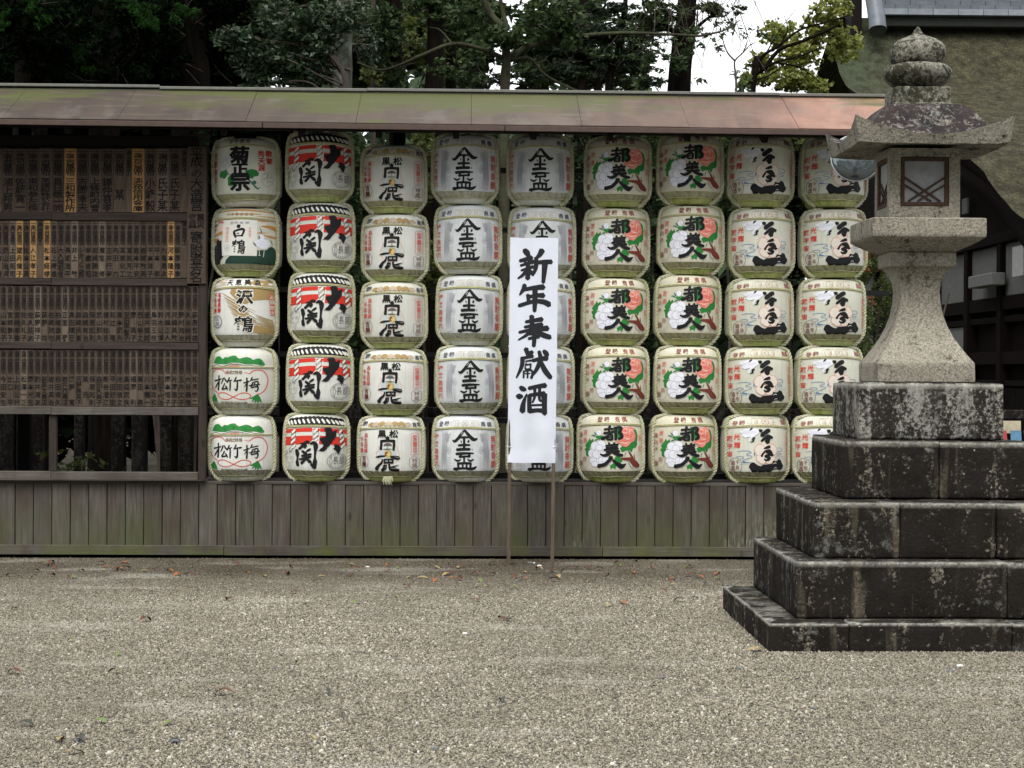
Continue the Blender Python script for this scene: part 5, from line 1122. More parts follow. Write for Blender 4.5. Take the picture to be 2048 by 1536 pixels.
# roof: swept square cap with lifted corners
def kz_top(u, v):
    r = max(abs(u), abs(v)); q = min(abs(u), abs(v))/(r+1e-6); cr = (abs(u)*abs(v))
    # profile from the centre out (r = 1 at the eave): mound then a hollow sweep
    z = np.interp(r, [0, .34, .50, .62, .74, .86, 1.0], [3.165, 3.165, 3.150, 3.095, 3.015, 2.962, 2.948])
    return z+.108*(cr**1.9)*np.interp(r, [.5, .75, 1], [0, .3, 1])
nR = 36; V = []; Fc = []; hwR = .462
def kxy(u, v, top):
    cr = (abs(u)*abs(v))**6; k = hwR*(1+.02*cr*(1 if top else 0)); return u*k, v*k
for top in (1, 0):
    for i in range(nR+1):
        for k in range(nR+1):
            u, v = -1+2*i/nR, -1+2*k/nR; x, y = kxy(u, v, top)
            if top: z = kz_top(u, v)
            else:
                r = max(abs(u), abs(v)); z = 2.893+.022*(1-r)/(1-.45) if r > .45 else 2.915; z += .012*(abs(u)*abs(v))**5
                x *= .965; y *= .965
            n = mnoise.noise_vector(Vector((x, y, z))*11)*.005+mnoise.noise_vector(Vector((x, y, z))*32)*.0025
            V.append((x+n.x*.5, y+n.y*.5, z+n.z*.8))
q = (nR+1)**2
for i in range(nR):
    for k in range(nR):
        a = i*(nR+1)+k; Fc.append((a, a+nR+1, a+nR+2, a+1)); Fc.append((q+a, q+a+1, q+a+nR+2, q+a+nR+1))
for i in range(nR):
    for a, b in ((i*(nR+1), (i+1)*(nR+1)), ((i+1)*(nR+1)+nR, i*(nR+1)+nR), (i+1, i), (nR*(nR+1)+i, nR*(nR+1)+i+1)): Fc.append((a, b, q+b, q+a)[::-1])
me = mesh_np('lantern_roof', V, Fc, [M['roof_granite'], M['rim_granite']], [0 if i < 2*nR*nR and i % 2 == 0 else 1 for i in range(len(Fc))], True)
me.set_sharp_from_angle(angle=rad(48)); bmr = bmesh.new(); bmr.from_mesh(me); bmesh.ops.recalc_face_normals(bmr, faces=bmr.faces); bmr.to_mesh(me); bmr.free()
link(bpy.data.objects.new('lantern_roof', me), ln)
loft('finial_base', [(3.160, .178), (3.166, .178), (3.172, .168), (3.262, .166), (3.268, .160)], 'granite_mossy')
def lathe(name, prof, m, n=56, amp=.003, petals=None, par=None):
    V = []; Fc = []
    for z, r in prof:
        for k in range(n):
            th = 2*math.pi*k/n; rr_ = r*(1+(petals(th, z) if petals else 0)); p_ = Vector((rr_*math.cos(th), rr_*math.sin(th), z)); nn = mnoise.noise_vector(p_*10)*amp+mnoise.noise_vector(p_*33)*amp*.6; V.append(tuple(p_+nn))
    for i in range(len(prof)-1):
        for k in range(n): k2 = (k+1) % n; Fc.append((i*n+k, i*n+k2, (i+1)*n+k2, (i+1)*n+k))
    return np_obj(name, V, Fc, M[m], par or ln, True)
lathe('lotus_dish', [(3.262, 0), (3.262, .10), (3.275, .128), (3.30, .165), (3.33, .190), (3.36, .200), (3.385, .200), (3.405, .190), (3.415, .170), (3.418, .150), (3.40, .12), (3.40, 0)], 'granite_mossy', petals=lambda th, z: .045*abs(math.cos(4*th))*(z > 3.31)-.03*(z > 3.40)*abs(math.sin(4*th)))
for k in range(4):      # scrolls on the rim
    a = math.pi/4+k*math.pi/2
    pts = []
    for t in np.linspace(0, 2.2*math.pi, 20): rr_ = .040*(1-t/9.5); pts.append((rr_*math.cos(t), 0, rr_*math.sin(t)))
    c_, s__ = math.cos(a+math.pi/2), math.sin(a+math.pi/2)
    pts = [(x*c_+.197*math.cos(a), x*s__+.197*math.sin(a), z+3.355) for x, y, z in pts]
    v, f = tube_np(pts, [.013-.0004*i for i in range(20)], 7); np_obj('scroll', v, f, M['granite_mossy'], ln, True)
lathe('jewel_finial', [(3.398, 0), (3.400, .10), (3.405, .125), (3.425, .150), (3.45, .166), (3.49, .171), (3.525, .166), (3.553, .146), (3.574, .112), (3.588, .076), (3.60, .046), (3.612, .032), (3.625, .024), (3.642, .013), (3.655, .003), (3.657, 0)], 'granite_mossy', 48)
# ================================================================ domed mirror on the shelter post
mc = P(1711, 316, 14.9); mz = thing('dome_mirror', 'round grey glossy dome mirror half hidden behind the stone lantern roof', 'mirror', tuple(mc))
V = []; Fc = []; n = 40; Rm = .185; K_ = 9
for i in range(K_+1):
    t = i/K_; r = Rm*math.sin(t*math.pi/2); y = -.075*math.cos(t*math.pi/2)
    for k in range(n): V.append((r*math.cos(2*math.pi*k/n), y, r*math.sin(2*math.pi*k/n)))
for i in range(K_):
    for k in range(n): k2 = (k+1) % n; Fc.append((i*n+k, i*n+k2, (i+1)*n+k2, (i+1)*n+k))
np_obj('dome', V, Fc, M['mirror_dome'], mz, True)
v, f = tube_np([(Rm*math.cos(a), .0, Rm*math.sin(a)) for a in np.linspace(0, 2*math.pi, 41)], [.007]*41, 8); np_obj('rim', v, f, M['rim_metal'], mz, True)
bm = bmesh.new(); bmesh.ops.create_circle(bm, cap_ends=True, radius=Rm-.004, segments=32, matrix=Matrix.Translation((0, .006, 0)) @ Matrix.Rotation(math.pi/2, 4, 'X')); bm_obj('back_plate', bm, M['dark_steel'], mz)
v, f = tube_np([(.02, .01, 0), (.03, .25, .02), (.03, .8, .10), (.03, .82, .36)], [.014]*4, 8); np_obj('bracket', v, f, M['dark_steel'], mz, True)
v, f = tube_np(spline([(.185, .02, .07), (.20, .02, .0), (.17, .03, -.10), (.10, .05, -.16)], 6), [.0022]*19, 5); np_obj('wire', v, f, M['rim_metal'], mz)
mz.rotation_euler = (rad(-14), 0, rad(-6))
# ================================================================ stone post fence behind the shelter
fc = thing('stone_fence', 'row of dark stone fence posts with rails behind the donor board opening', 'fence', (-2, 18.4, 0))
fr = random.Random(8)
pxs = [(2, 31), (36, 47), (59, 87), (150, 168), (225, 251), (265, 294), (322, 345), (358, 386)]
for a, b in pxs+[(-40, -15), (-90, -62), (-150, -120), (-210, -180), (-270, -240)]+[(430+k*66, 458+k*66) for k in range(22)]:
    xa_, xb_ = P(a, 900, 18.4).x, P(b, 900, 18.4).x
    box('fence_post', xa_+2, xb_+2, -.07, .07, 0, 1.42+fr.uniform(-.02, .02), M['fence_stone'], fc, .012)
for z in (.42, 1.12): box('fence_rail', -4.6, 7.6, .072, .13, z, z+.09, M['fence_stone'], fc, .008)
# ================================================================ shrine building at the right: mossy bark roof, ridge tiles, timber and plaster wall
GX = 5.5
bd = thing('shrine_building', 'shrine hall with mossy bark roof, tiled ridge and dark timber wall', 'building', (GX, 19, 0))
def bw(x, y, z): return (x-GX, y-19, z)
prof = [(30.3, 7.10), (30.0, 6.84), (29.3, 6.34), (28.5, 5.86), (27.2, 5.45), (25.6, 5.02), (23.8, 4.62), (22.4, 4.26), (21.1, 3.82), (20.4, 3.48), (19.6, 3.20), (19.2, 3.09), (18.2, 2.9)]
A = np.array(spline(prof, 4)); nY = len(A); xs = np.r_[0, .06, .14, .3, np.linspace(.6, 13, 28)]
def lefte(i):   # the verge leans in a little towards the ridge
    y = A[i, 0]; return 5.5+max(0, y-29.6)*.65+.05*math.sin(y*1.3)
V = []; Fc = []
for i, (y, z) in enumerate(A):
    for x in xs:
        lift = .10*math.exp(-x/.5); n = mnoise.noise(Vector((x*2, y*2, 0)))*.03+mnoise.noise(Vector((x*7, y*7, 3)))*.015
        V.append(bw(lefte(i)+x+(mnoise.noise(Vector((y*5, 0, 1)))*.02 if x < .1 else 0), y, z+lift*.0+n))
m_ = len(xs)
for i in range(nY-1):
    for k in range(m_-1): a = i*m_+k; Fc.append((a, a+m_, a+m_+1, a+1))
np_obj('bark_roof', V, Fc, M['mossy_bark_roof'], bd, True)
V = []; Fc = []; TH = .30     # thick cut edge of the bark and its underside
for i, (y, z) in enumerate(A):
    t = TH; V += [bw(lefte(i), y, z+mnoise.noise(Vector((0, y*2, 0)))*.03), bw(lefte(i)+.09, y-.05, z-t*.55), bw(lefte(i)+.2, y-.08, z-t), bw(lefte(i)+13, y-.08, z-t-.02)]
for i in range(nY-1):
    for k in range(3): a = 4*i+k; Fc.append((a, a+1, a+5, a+4))
np_obj('roof_edge', V, Fc, M['bark_edge'], bd, True)
V = []; Fc = []     # barge board under the verge
for i, (y, z) in enumerate(A): V += [bw(lefte(i)+.20, y-.1, z-TH-.01), bw(lefte(i)+.20, y-.15, z-TH-.24), bw(lefte(i)+.27, y-.15, z-TH-.24), bw(lefte(i)+.27, y-.1, z-TH-.01)]
for i in range(nY-1):
    for k in range(4): a = 4*i+k; b = 4*i+(k+1) % 4; Fc.append((a, b, b+4, a+4))
np_obj('barge_board', V, Fc, M['shrine_timber'], bd)
V = [bw(5.98, y, z-TH-.1) for y, z in A]+[bw(5.98, y, 3.0 if z-TH-.1 > 3.0 else z-TH-.1) for y, z in A]; Fc = [(i, i+1, nY+i+1, nY+i) for i in range(nY-1)]
np_obj('gable_wall', V, Fc, M['shrine_timber'], bd)
# back slope so the roof is whole from the side
V = [bw(5.7, 30.3, 7.10), bw(18.5, 30.3, 7.10), bw(18.5, 36, 4.2), bw(5.5, 36, 4.2)]; np_obj('bark_roof', V, [(0, 1, 2, 3)], M['mossy_bark_roof'], bd)
bbox = lambda nm, x0, x1, y0, y1, z0, z1, m, bev=0: box(nm, x0-GX, x1-GX, y0-19, y1-19, z0, z1, M[m], bd, bev)
# ridge: base board, courses of flat tiles, end ornament
bbox('ridge_base', 6.25, 19, 29.75, 30.5, 6.88, 7.02, 'tile_dark', .01)
xk = 6.16
for row, (z, off, m, wd_) in enumerate(((7.03, 0, 'ridge_tile_pale', .385), (7.125, .19, 'ridge_tile', .385), (7.195, .05, 'ridge_tile', .385), (7.265, .24, 'ridge_tile', .385), (7.335, .1, 'ridge_tile', .385))):
    x = 6.30+off-.385
    while x < 13.5:
        x1 = max(x, 6.22); bbox('ridge_tile', x1+.004, x+wd_-.004, 29.62+row*.035-.02, 30.4-row*.02, z, z+(.09 if row == 0 else .062), m); x += wd_
v, f = tube_np([bw(6.16, 29.30, 6.74), bw(6.16, 29.36, 6.90), bw(6.15, 29.5, 7.15), bw(6.14, 29.7, 7.45)], [.135, .13, .125, .12], 18); np_obj('ridge_end_tile', v, f, M['ridge_tile'], bd, True)
bmq = bmesh.new(); bmesh.ops.create_circle(bmq, cap_ends=True, radius=.132, segments=20, matrix=Matrix.Translation(bw(6.16, 29.297, 6.733)) @ Matrix.Rotation(rad(140), 4, 'X')); bm_obj('ridge_end_disc', bmq, M['tile_dark'], bd)
bbox('ridge_end_board', 5.86, 6.02, 29.8, 30.6, 6.5, 7.6, 'dark_timber')
# side wall facing the court (x = 6.0)
WXs = 6.02
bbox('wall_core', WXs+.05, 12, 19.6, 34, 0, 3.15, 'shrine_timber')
def wallbox(nm, ya, yb, za, zb, m, proud=.0): bbox(nm, WXs-proud, WXs+.05, ya, yb, za, zb, m)
for y in (20.3, 21.75, 23.2, 24.7, 26.4, 28.4, 30.6): bbox('wall_post', WXs-.075, WXs+.06, y-.08, y+.08, 0, 3.14, 'shrine_timber', .008)
def beam(za, zb, pr=.05): bbox('wall_beam', WXs-pr, WXs+.049, 19.7, 33, za, zb, 'shrine_timber', .004)
beam(3.02, 3.13, .09); beam(2.27, 2.42, .052); beam(2.13, 2.20, .03); beam(1.66, 1.80, .052); beam(.10, .3, .06); beam(1.42, 1.48, .03)
ys = [20.3, 21.75, 23.2, 24.7, 26.4, 28.4, 30.6]
for a, b in zip(ys, ys[1:]):
    wallbox('plaster_panel', a+.085, b-.085, 2.43, 3.01, 'plaster', .012)
    if a > 22: wallbox('plaster_panel', a+.085, b-.085, 1.85, 2.12, 'plaster', .01)
    n = int((b-a-.2)/.06)
    for k in range(n):
        y = a+.1+(b-a-.2)*(k+.5)/n; bbox('lattice_bar', WXs-.022, WXs+.0, y-.011, y+.011, .32, 1.40, 'dark_timber')
    for z in (.6, .87, 1.14): bbox('lattice_rail', WXs-.012, WXs+.03, a+.085, b-.085, z-.01, z+.01, 'dark_timber')
bbox('white_notice', 5.90, 5.92, 22.95, 23.2, 3.46, 3.64, 'plaster'); 
bbox('wall_box', 5.80, 5.96, 21.5, 22.5, 2.54, 2.68, 'plaster', .01)
bbox('wall_notice', 5.87, 5.89, 20.5, 20.92, 2.6, 2.92, 'white_paint')
# card rack beyond the base
cr = thing('card_rack', 'small stand of colourful printed cards at the right edge beside the lantern base', 'card rack', (5.02, 18.6, 0))
box('stand_table', -.35, .6, -.25, .3, 0, .84, M['dark_timber'], cr, .01)
for k, (x, m) in enumerate(((-.22, 'white_paint'), (-.14, 'card_cream'), (-.05, 'card_blue'), (.09, 'card_red'), (.22, 'card_blue'), (.36, 'card_cream'))):
    o = box('printed_card', -.05, .05, -.006, .006, 0, .17, M[m], cr); o.location = (x, -.15+.01*k, .845); o.rotation_euler = (rad(-14), 0, rad((-20, 10, 0, 12, -6, 8)[k]))
o = box('printed_card', -.12, .12, -.006, .006, 0, .12, M['card_cream'], cr); o.location = (.2, .1, .98)
# ================================================================ fallen leaves and loose pebbles on the gravel
lr = random.Random(21)
def leaf_mesh(name, L_, W__, curl, m):
    V = []; n = 6
    for i in range(n+1):
        t = i/n; w_ = W__*math.sin(math.pi*min(1, t*1.02+.02))**.8+.0006; z = curl*math.sin(math.pi*t)*L_+.002
        V += [((t-.5)*L_, -w_/2, z+curl*.6*w_), ((t-.5)*L_, 0, z), ((t-.5)*L_, w_/2, z+curl*.6*w_)]
    Fc = []
    for i in range(n):
        for k in (0, 1): a = 3*i+k; Fc.append((a, a+3, a+4, a+1))
    return mesh_np(name, V, Fc, m, None, True)
LM = [(leaf_mesh('fallen_leaf', L_, w_, c_, M[m]), wd_) for L_, w_, c_, m, wd_ in ((.075, .028, .22, 'leaf_brown', 'dark brown curled'), (.065, .026, .16, 'leaf_orange', 'orange'), (.08, .024, .12, 'leaf_tan', 'tan'), (.06, .024, .2, 'leaf_green', 'yellow green'), (.05, .022, .25, 'leaf_dark', 'blackish'))]
spots = [(1160, 1498, 1, 0), ]
big = [(1050, 1160, 1), (1030, 1158, 0), (905, 1158, 1), (920, 1163, 0), (820, 1158, 2), (845, 1159, 2), (960, 1165, 3), (1060, 1165, 1), (775, 1133, 1), (700, 1132, 2), (735, 1133, 4), (925, 1138, 0), (1267, 1148, 1), (1175, 1140, 0), (1300, 1130, 3), (1400, 1158, 1), (1410, 1172, 4), (1245, 1210, 1), (290, 1246, 0), (28, 1222, 4), (62, 1158, 3), (105, 1155, 0), (148, 1158, 3), (405, 1173, 3), (192, 1187, 1), (340, 1145, 1), (458, 1152, 4), (160, 1484, 4), (350, 1490, 4), (970, 1175, 2), (1480, 1192, 1), (955, 1205, 0), (1010, 1212, 0), (1220, 1215, 2), (1360, 1205, 0)]
allp = big+[(lr.uniform(0, 1450), 1126+abs(lr.gauss(0, 30)), lr.choice((0, 0, 1, 2, 3, 4, 4))) for _ in range(105)]+[(lr.uniform(0, 1500), lr.uniform(1180, 1520), lr.choice((0, 2, 4, 3))) for _ in range(22)]
def ground_pt(px_, py_):
    d = CM @ Vector(((px_-1024)/F, -(py_-768)/F, -1)); t = -EYE/d.z; return Vector((d.x*t, d.y*t, 0))
for px_, py_, k in allp:
    p_ = ground_pt(px_, py_)
    if p_.y > 16.02: continue
    o = bpy.data.objects.new('fallen_leaf', LM[k][0]); link(o); o.location = (p_.x, p_.y, .009); s = lr.uniform(.7, 1.5); o.scale = (s, s, s); o.rotation_euler = (lr.uniform(-.25, .25), lr.uniform(-.2, .2), lr.uniform(0, 6.28))
    ci_ = min(range(9), key=lambda q: abs(COLS[q][0][0]-px_)); where = 'left of all the casks' if px_ < 400 else 'below the '+CN[ci_]
    dist = 'close to the wall' if py_ < 1150 else ('out from the wall' if py_ < 1250 else 'far out on gravel')
    tag(o, f'{LM[k][1]} fallen leaf {dist}, {where}', 'leaf', f'{LM[k][1]} fallen leaves on the gravel')
p_ = ground_pt(1511, 1305); o = bpy.data.objects.new('fallen_leaf', LM[2][0]); link(o); o.location = (p_.x, p_.y, .012); o.scale = (1.35, 2, 1.2); o.rotation_euler = (.1, 0, .2); tag(o, 'large pale tan leaf lying beside the front corner of the lantern base', 'leaf')
p_ = ground_pt(1270, 1361)
V = []; bmz = bmesh.new(); bmesh.ops.create_icosphere(bmz, subdivisions=2, radius=.02)
for v in bmz.verts: v.co = Vector((v.co.x*1.2, v.co.y, v.co.z*.6))+mnoise.noise_vector(v.co*40)*.004
flat('pebble_grey', (.12, .125, .13), .7); flat('pebble_white', (.6, .6, .57), .7)
pe = bpy.data.meshes.new('pebble'); bmz.to_mesh(pe); bmz.free(); pe.materials.append(M['pebble_grey']); pw_ = pe.copy(); pw_.materials[0] = M['pebble_white']
for i, (px_, py_, wt, s) in enumerate([(156, 1484, 0, .8), (350, 1487, 0, .9), (930, 1270, 1, .8), (735, 1136, 1, .8), (1079, 1134, 1, .9), (1068, 1128, 1, .6), (1325, 1358, 0, .8), (870, 1500, 0, .7), (1060, 1128, 0, 1.2), (548, 1340, 0, .6), (1480, 1340, 0, .8), (1630, 1420, 0, .8), (1920, 1335, 1, .8), (1900, 1345, 0, .9)]):
    p_ = ground_pt(px_, py_); o = bpy.data.objects.new('pebble', pw_ if wt else pe); link(o); o.location = (p_.x, p_.y, .008); o.scale = (s, s, s); o.rotation_euler.z = i
    tag(o, 'white rounded pebble on the gravel' if wt else 'dark grey rounded pebble on the gravel', 'pebble', 'white pebbles' if wt else 'dark grey pebbles')
# ================================================================ woods behind the shelter
tr_ = np.random.default_rng(11)
def leaves(name, clumps, size, aspect, m, par, seed=0, droop=0.0, sub=14, spread=.32):
    """clumps: (centre, (rx, ry, rz), count); each clump is broken into smaller tufts of leaf-sized faces"""
    g = np.random.default_rng(seed+5); C0 = []
    for c, r, n in clumps:
        ns = max(2, n//sub); d = g.normal(size=(ns, 3)); d /= np.linalg.norm(d, axis=1)[:, None]; d *= (g.random(ns)**.45)[:, None]
        s = np.array(c)+d*np.array(r); k = g.integers(0, ns, n); C0.append(s[k]+g.normal(size=(n, 3))*np.array(r)*spread/ max(1, ns**(1/3))*1.1)
    Cc = np.concatenate(C0); n = len(Cc)
    ax = g.normal(size=(n, 3)); ax[:, 2] = ax[:, 2]*.6-droop; ax /= np.linalg.norm(ax, axis=1)[:, None]
    nb = g.normal(size=(n, 3)); nb[:, 2] += .6; sd_ = np.cross(ax, nb); sd_ /= np.linalg.norm(sd_, axis=1)[:, None]; up = np.cross(sd_, ax)
    L_ = size*g.uniform(.6, 1.25, n)[:, None]; W__ = L_*aspect; h = L_*.12
    V = np.stack([Cc-ax*L_/2, Cc+sd_*W__/2+up*h, Cc+ax*L_/2, Cc-sd_*W__/2+up*h], 1).reshape(-1, 3)
    Fc = np.arange(4*n).reshape(n, 4)
    return np_obj(name, V, Fc, m, par)
def wob(pts, amp, seed):
    g = random.Random(seed); return [tuple(Vector(p)+Vector((g.uniform(-amp, amp), g.uniform(-amp, amp), g.uniform(-amp, amp)*.3))*(0 if i == 0 else 1)) for i, p in enumerate(pts)]
def limb(name, pts, r0, r1, m, par, n=9, seed=0):
    S = spline([tuple(p) for p in pts], 6); k = len(S); g = random.Random(seed)
    v, f = tube_np(S, [(r0+(r1-r0)*i/(k-1))*(1+g.uniform(-.06, .06)) for i in range(k)], n); return np_obj(name, v, f, m, par, True)
def tree(name, label, cat, px_, Y, wpx, lean=0, H=11, mat='bark_dark', clumps=(), leaf='leaf_ever', size=.1, aspect=.5, group=None, limbs=(), droop=0, base=None, seed=1, auto=True, pts=None, crown='crown', sub=14, spread=.32):
    """px_: where the trunk passes at the roof ridge; clumps in photo pixels at distance Y: (px, py, rx, rz, depth, count)"""
    b = P(px_, 180, Y); t = thing(name, label, cat, (b.x-lean*.5, Y, 0), 0, group); O = Vector((b.x-lean*.5, Y, 0)); r = wpx/(F/Y)/2
    zp = b.z
    if pts is None: tp = [(0, 0, -.1), (lean*.25, 0, zp*.5), (lean*.5, 0, zp), (lean*.8, 0, zp+1.6), (lean, 0, H)]
    else: tp = [(0, 0, -.1)]+[tuple(P(x, y, Y)-O) for x, y in pts]
    tp = wob(tp, r*.25, seed); limb('trunk', tp, r*1.12, r*.55 if H > 9 else r*.4, M[mat], t, 14, seed)
    g = random.Random(seed)
    for q in limbs:     # (r0px, r1px, [(px, py, dy)...])
        limb('limb', [P(x, y, Y+d)-O for x, y, d in q[2]], q[0]/(F/Y)/2, q[1]/(F/Y)/2, M[mat if len(q) < 4 else q[3]], t, 8, seed)
    CL = []
    for c in clumps:
        cx_, cy_, rx, rz, dy, n = c; p_ = P(cx_, cy_, Y+dy)-O; s = (Y+dy)/F; CL.append((tuple(p_), (rx*s, max(rx, rz)*s*.8, rz*s), n))
        if auto:
            st = min((Vector(v) for v in spline([tuple(v) for v in tp], 8) if v[2] < p_.z-.25 or v[2] < 1), key=lambda v: (v-p_).length); mid = (st+p_)/2+Vector((g.uniform(-.2, .2), g.uniform(-.2, .2), g.uniform(-.05, .25)))
            limb('limb', [st, mid, p_], r*.22, .012, M[mat], t, 6, seed)
            tw = []
            for _ in range(5):
                e = p_+Vector((g.uniform(-1, 1)*rx*s, g.uniform(-1, 1)*rx*s*.7, g.uniform(-1, 1)*rz*s)); q0 = mid.lerp(p_, g.uniform(.3, 1)); mm = (q0+e)/2+Vector((0, 0, g.uniform(-.1, .1)))
                tw.append(tube_np([q0, mm, e], [.012, .008, .003], 5))
            v, f = join_np(tw); o = np_obj('twigs', v, f, M['bark_twig'], t, True); o['kind'] = 'stuff'
    if CL: leaves(crown, CL, size, aspect, M[leaf], t, seed, droop, sub, spread)
    return t
# ---- far wall of woods: closes the view between and behind the nearer trees
def far_mass(name, label, specs, Y, leaf, size, seed, asp=.5, sub=40):
    CL = []
    for cx_, cy_, rx, rz, n in specs: p_ = P(cx_, cy_, Y); s = Y/F; CL.append((tuple(p_), (rx*s, 2.2, rz*s), n))
    o = leaves(name, CL, size, asp, M[leaf], None, seed, sub=sub); tag(o, label, 'woods', kind='stuff'); return o
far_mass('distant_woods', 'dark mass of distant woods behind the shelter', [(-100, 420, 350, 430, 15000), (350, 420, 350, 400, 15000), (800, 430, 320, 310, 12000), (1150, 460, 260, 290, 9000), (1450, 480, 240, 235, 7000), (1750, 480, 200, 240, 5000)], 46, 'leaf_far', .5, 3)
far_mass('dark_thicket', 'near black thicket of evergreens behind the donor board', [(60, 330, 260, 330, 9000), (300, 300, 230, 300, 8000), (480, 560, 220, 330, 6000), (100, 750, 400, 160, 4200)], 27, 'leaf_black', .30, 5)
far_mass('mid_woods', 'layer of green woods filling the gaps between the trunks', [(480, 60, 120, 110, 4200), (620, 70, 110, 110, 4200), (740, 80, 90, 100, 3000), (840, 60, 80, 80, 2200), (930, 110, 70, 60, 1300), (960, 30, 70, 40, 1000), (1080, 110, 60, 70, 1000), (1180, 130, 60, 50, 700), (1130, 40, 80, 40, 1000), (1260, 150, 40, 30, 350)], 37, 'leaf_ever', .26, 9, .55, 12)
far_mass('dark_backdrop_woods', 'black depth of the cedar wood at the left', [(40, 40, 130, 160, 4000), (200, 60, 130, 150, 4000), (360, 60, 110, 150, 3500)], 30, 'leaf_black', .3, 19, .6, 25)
# ---- individual trees, left to right
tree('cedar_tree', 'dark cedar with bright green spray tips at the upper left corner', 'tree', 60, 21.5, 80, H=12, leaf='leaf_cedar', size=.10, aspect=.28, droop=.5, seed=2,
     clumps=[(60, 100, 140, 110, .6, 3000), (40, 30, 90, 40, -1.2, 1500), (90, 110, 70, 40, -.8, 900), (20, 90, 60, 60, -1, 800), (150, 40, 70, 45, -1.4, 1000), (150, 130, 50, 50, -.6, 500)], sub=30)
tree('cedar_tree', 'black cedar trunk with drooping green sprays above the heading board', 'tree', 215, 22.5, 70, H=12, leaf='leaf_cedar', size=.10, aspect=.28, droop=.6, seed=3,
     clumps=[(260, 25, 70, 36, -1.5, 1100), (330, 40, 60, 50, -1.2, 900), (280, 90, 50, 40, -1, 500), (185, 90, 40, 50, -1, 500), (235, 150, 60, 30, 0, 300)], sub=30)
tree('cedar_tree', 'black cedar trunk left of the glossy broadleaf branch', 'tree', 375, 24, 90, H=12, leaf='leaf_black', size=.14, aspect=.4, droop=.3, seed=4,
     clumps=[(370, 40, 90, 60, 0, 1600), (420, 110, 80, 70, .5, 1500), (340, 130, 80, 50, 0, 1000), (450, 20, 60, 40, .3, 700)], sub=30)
tree('camellia_tree', 'broadleaf evergreen with glossy grey green leaves above the first casks', 'tree', 560, 19.6, 16, H=5.6, mat='bark_twig', leaf='leaf_broad', size=.075, aspect=.42, seed=6,
     pts=[(600, 500), (640, 300), (690, 180), (660, 110), (600, 90)],
     clumps=[(470, 75, 46, 26, -.2, 520), (520, 120, 66, 36, 0, 900), (585, 65, 70, 40, .1, 1000), (600, 140, 66, 34, .1, 850), (530, 165, 40, 18, 0, 260), (650, 40, 60, 38, 0, 800), (640, 100, 45, 40, 0, 500), (560, 25, 60, 26, .3, 500)], sub=9, spread=.5,
     limbs=[(7, 3, [(700, 140, .1), (640, 125, 0), (560, 100, 0), (480, 80, -.1)]), (6, 2, [(700, 60, .1), (650, 70, 0), (590, 75, 0)]), (5, 2, [(690, 170, 0), (640, 150, 0), (560, 135, 0)])])
tree('lichen_tree', 'tree trunk coated in pale grey green lichen above the second stack', 'tree', 690, 22.5, 47, H=12, mat='bark_lichen', leaf='leaf_broad', size=.08, aspect=.45, seed=7, clumps=[(700, 30, 60, 40, -.4, 500), (740, 90, 30, 50, .4, 260)], sub=10)
tree('ivy_tree', 'dark trunk with ivy leaves right of the lichened trunk', 'tree', 789, 27, 32, H=12, leaf='leaf_ever', size=.10, aspect=.6, seed=8, clumps=[(775, 60, 36, 60, -.3, 620), (790, 150, 26, 36, -.3, 320), (745, 90, 30, 60, .4, 380), (800, 390, 30, 110, -.3, 500)])
tree('yellow_green_tree', 'yellow green understorey tree between the dark trunks', 'tree', 745, 33, 14, H=9.5, mat='bark_twig', leaf='leaf_olive', size=.12, aspect=.6, seed=9, clumps=[(740, 60, 50, 50, 0, 520), (820, 80, 50, 60, 0, 520), (880, 120, 50, 50, 0, 480), (760, 150, 50, 30, 0, 360), (850, 320, 40, 60, -2, 500)])
tree('dark_tree', 'thick dark trunk leaning left of the forked smooth tree', 'tree', 866, 29, 44, H=12, lean=.2, seed=10, clumps=[(860, 20, 60, 40, 0, 600), (905, 70, 50, 40, .5, 400)], leaf='leaf_ever', size=.11)
tree('dark_tree', 'slim dark trunk beside the thick leaning trunk', 'tree', 903, 30, 27, H=12, seed=12, clumps=[(930, 30, 50, 40, 0, 500), (950, 120, 40, 50, 1, 420)], leaf='leaf_ever', size=.11)
tree('forked_tree', 'smooth barked forked tree with low branch reaching left over the roof', 'tree', 1012, 20.5, 25, H=8, mat='bark_smooth', leaf='leaf_ever', size=.085, aspect=.5, seed=13, auto=False,
     pts=[(1011, 700), (1010, 400), (1012, 180), (1014, 120), (1006, 60), (985, 30), (955, -20)],
     clumps=[(1020, 75, 50, 25, -.2, 500), (1100, 30, 80, 34, 0, 700), (1120, 80, 60, 26, .2, 420), (940, 30, 50, 40, .3, 400), (1060, 150, 40, 20, .5, 200), (900, 140, 60, 20, .3, 160)], sub=9,
     limbs=[(11, 3, [(1003, 115, 0), (960, 97, -.2), (905, 88, -.3), (850, 108, -.3), (800, 130, -.2), (760, 140, 0), (715, 125, .2)]), (13, 5, [(1020, 120, 0), (1050, 95, .1), (1100, 85, .2), (1160, 72, .1), (1260, 66, .1), (1400, 72, 0)]), (9, 3, [(1022, 120, 0), (1060, 118, 0), (1090, 150, .1), (1150, 180, .2), (1200, 190, .2)]), (12, 6, [(1014, 60, 0), (1005, 20, 0), (995, -30, 0)]), (5, 2, [(850, 108, -.3), (820, 120, -.2), (790, 160, -.1)]), (4, 1.5, [(905, 88, -.3), (880, 60, -.2), (860, 55, 0)]), (5, 2, [(1400, 72, 0), (1450, 60, 0), (1480, 40, 0)])])
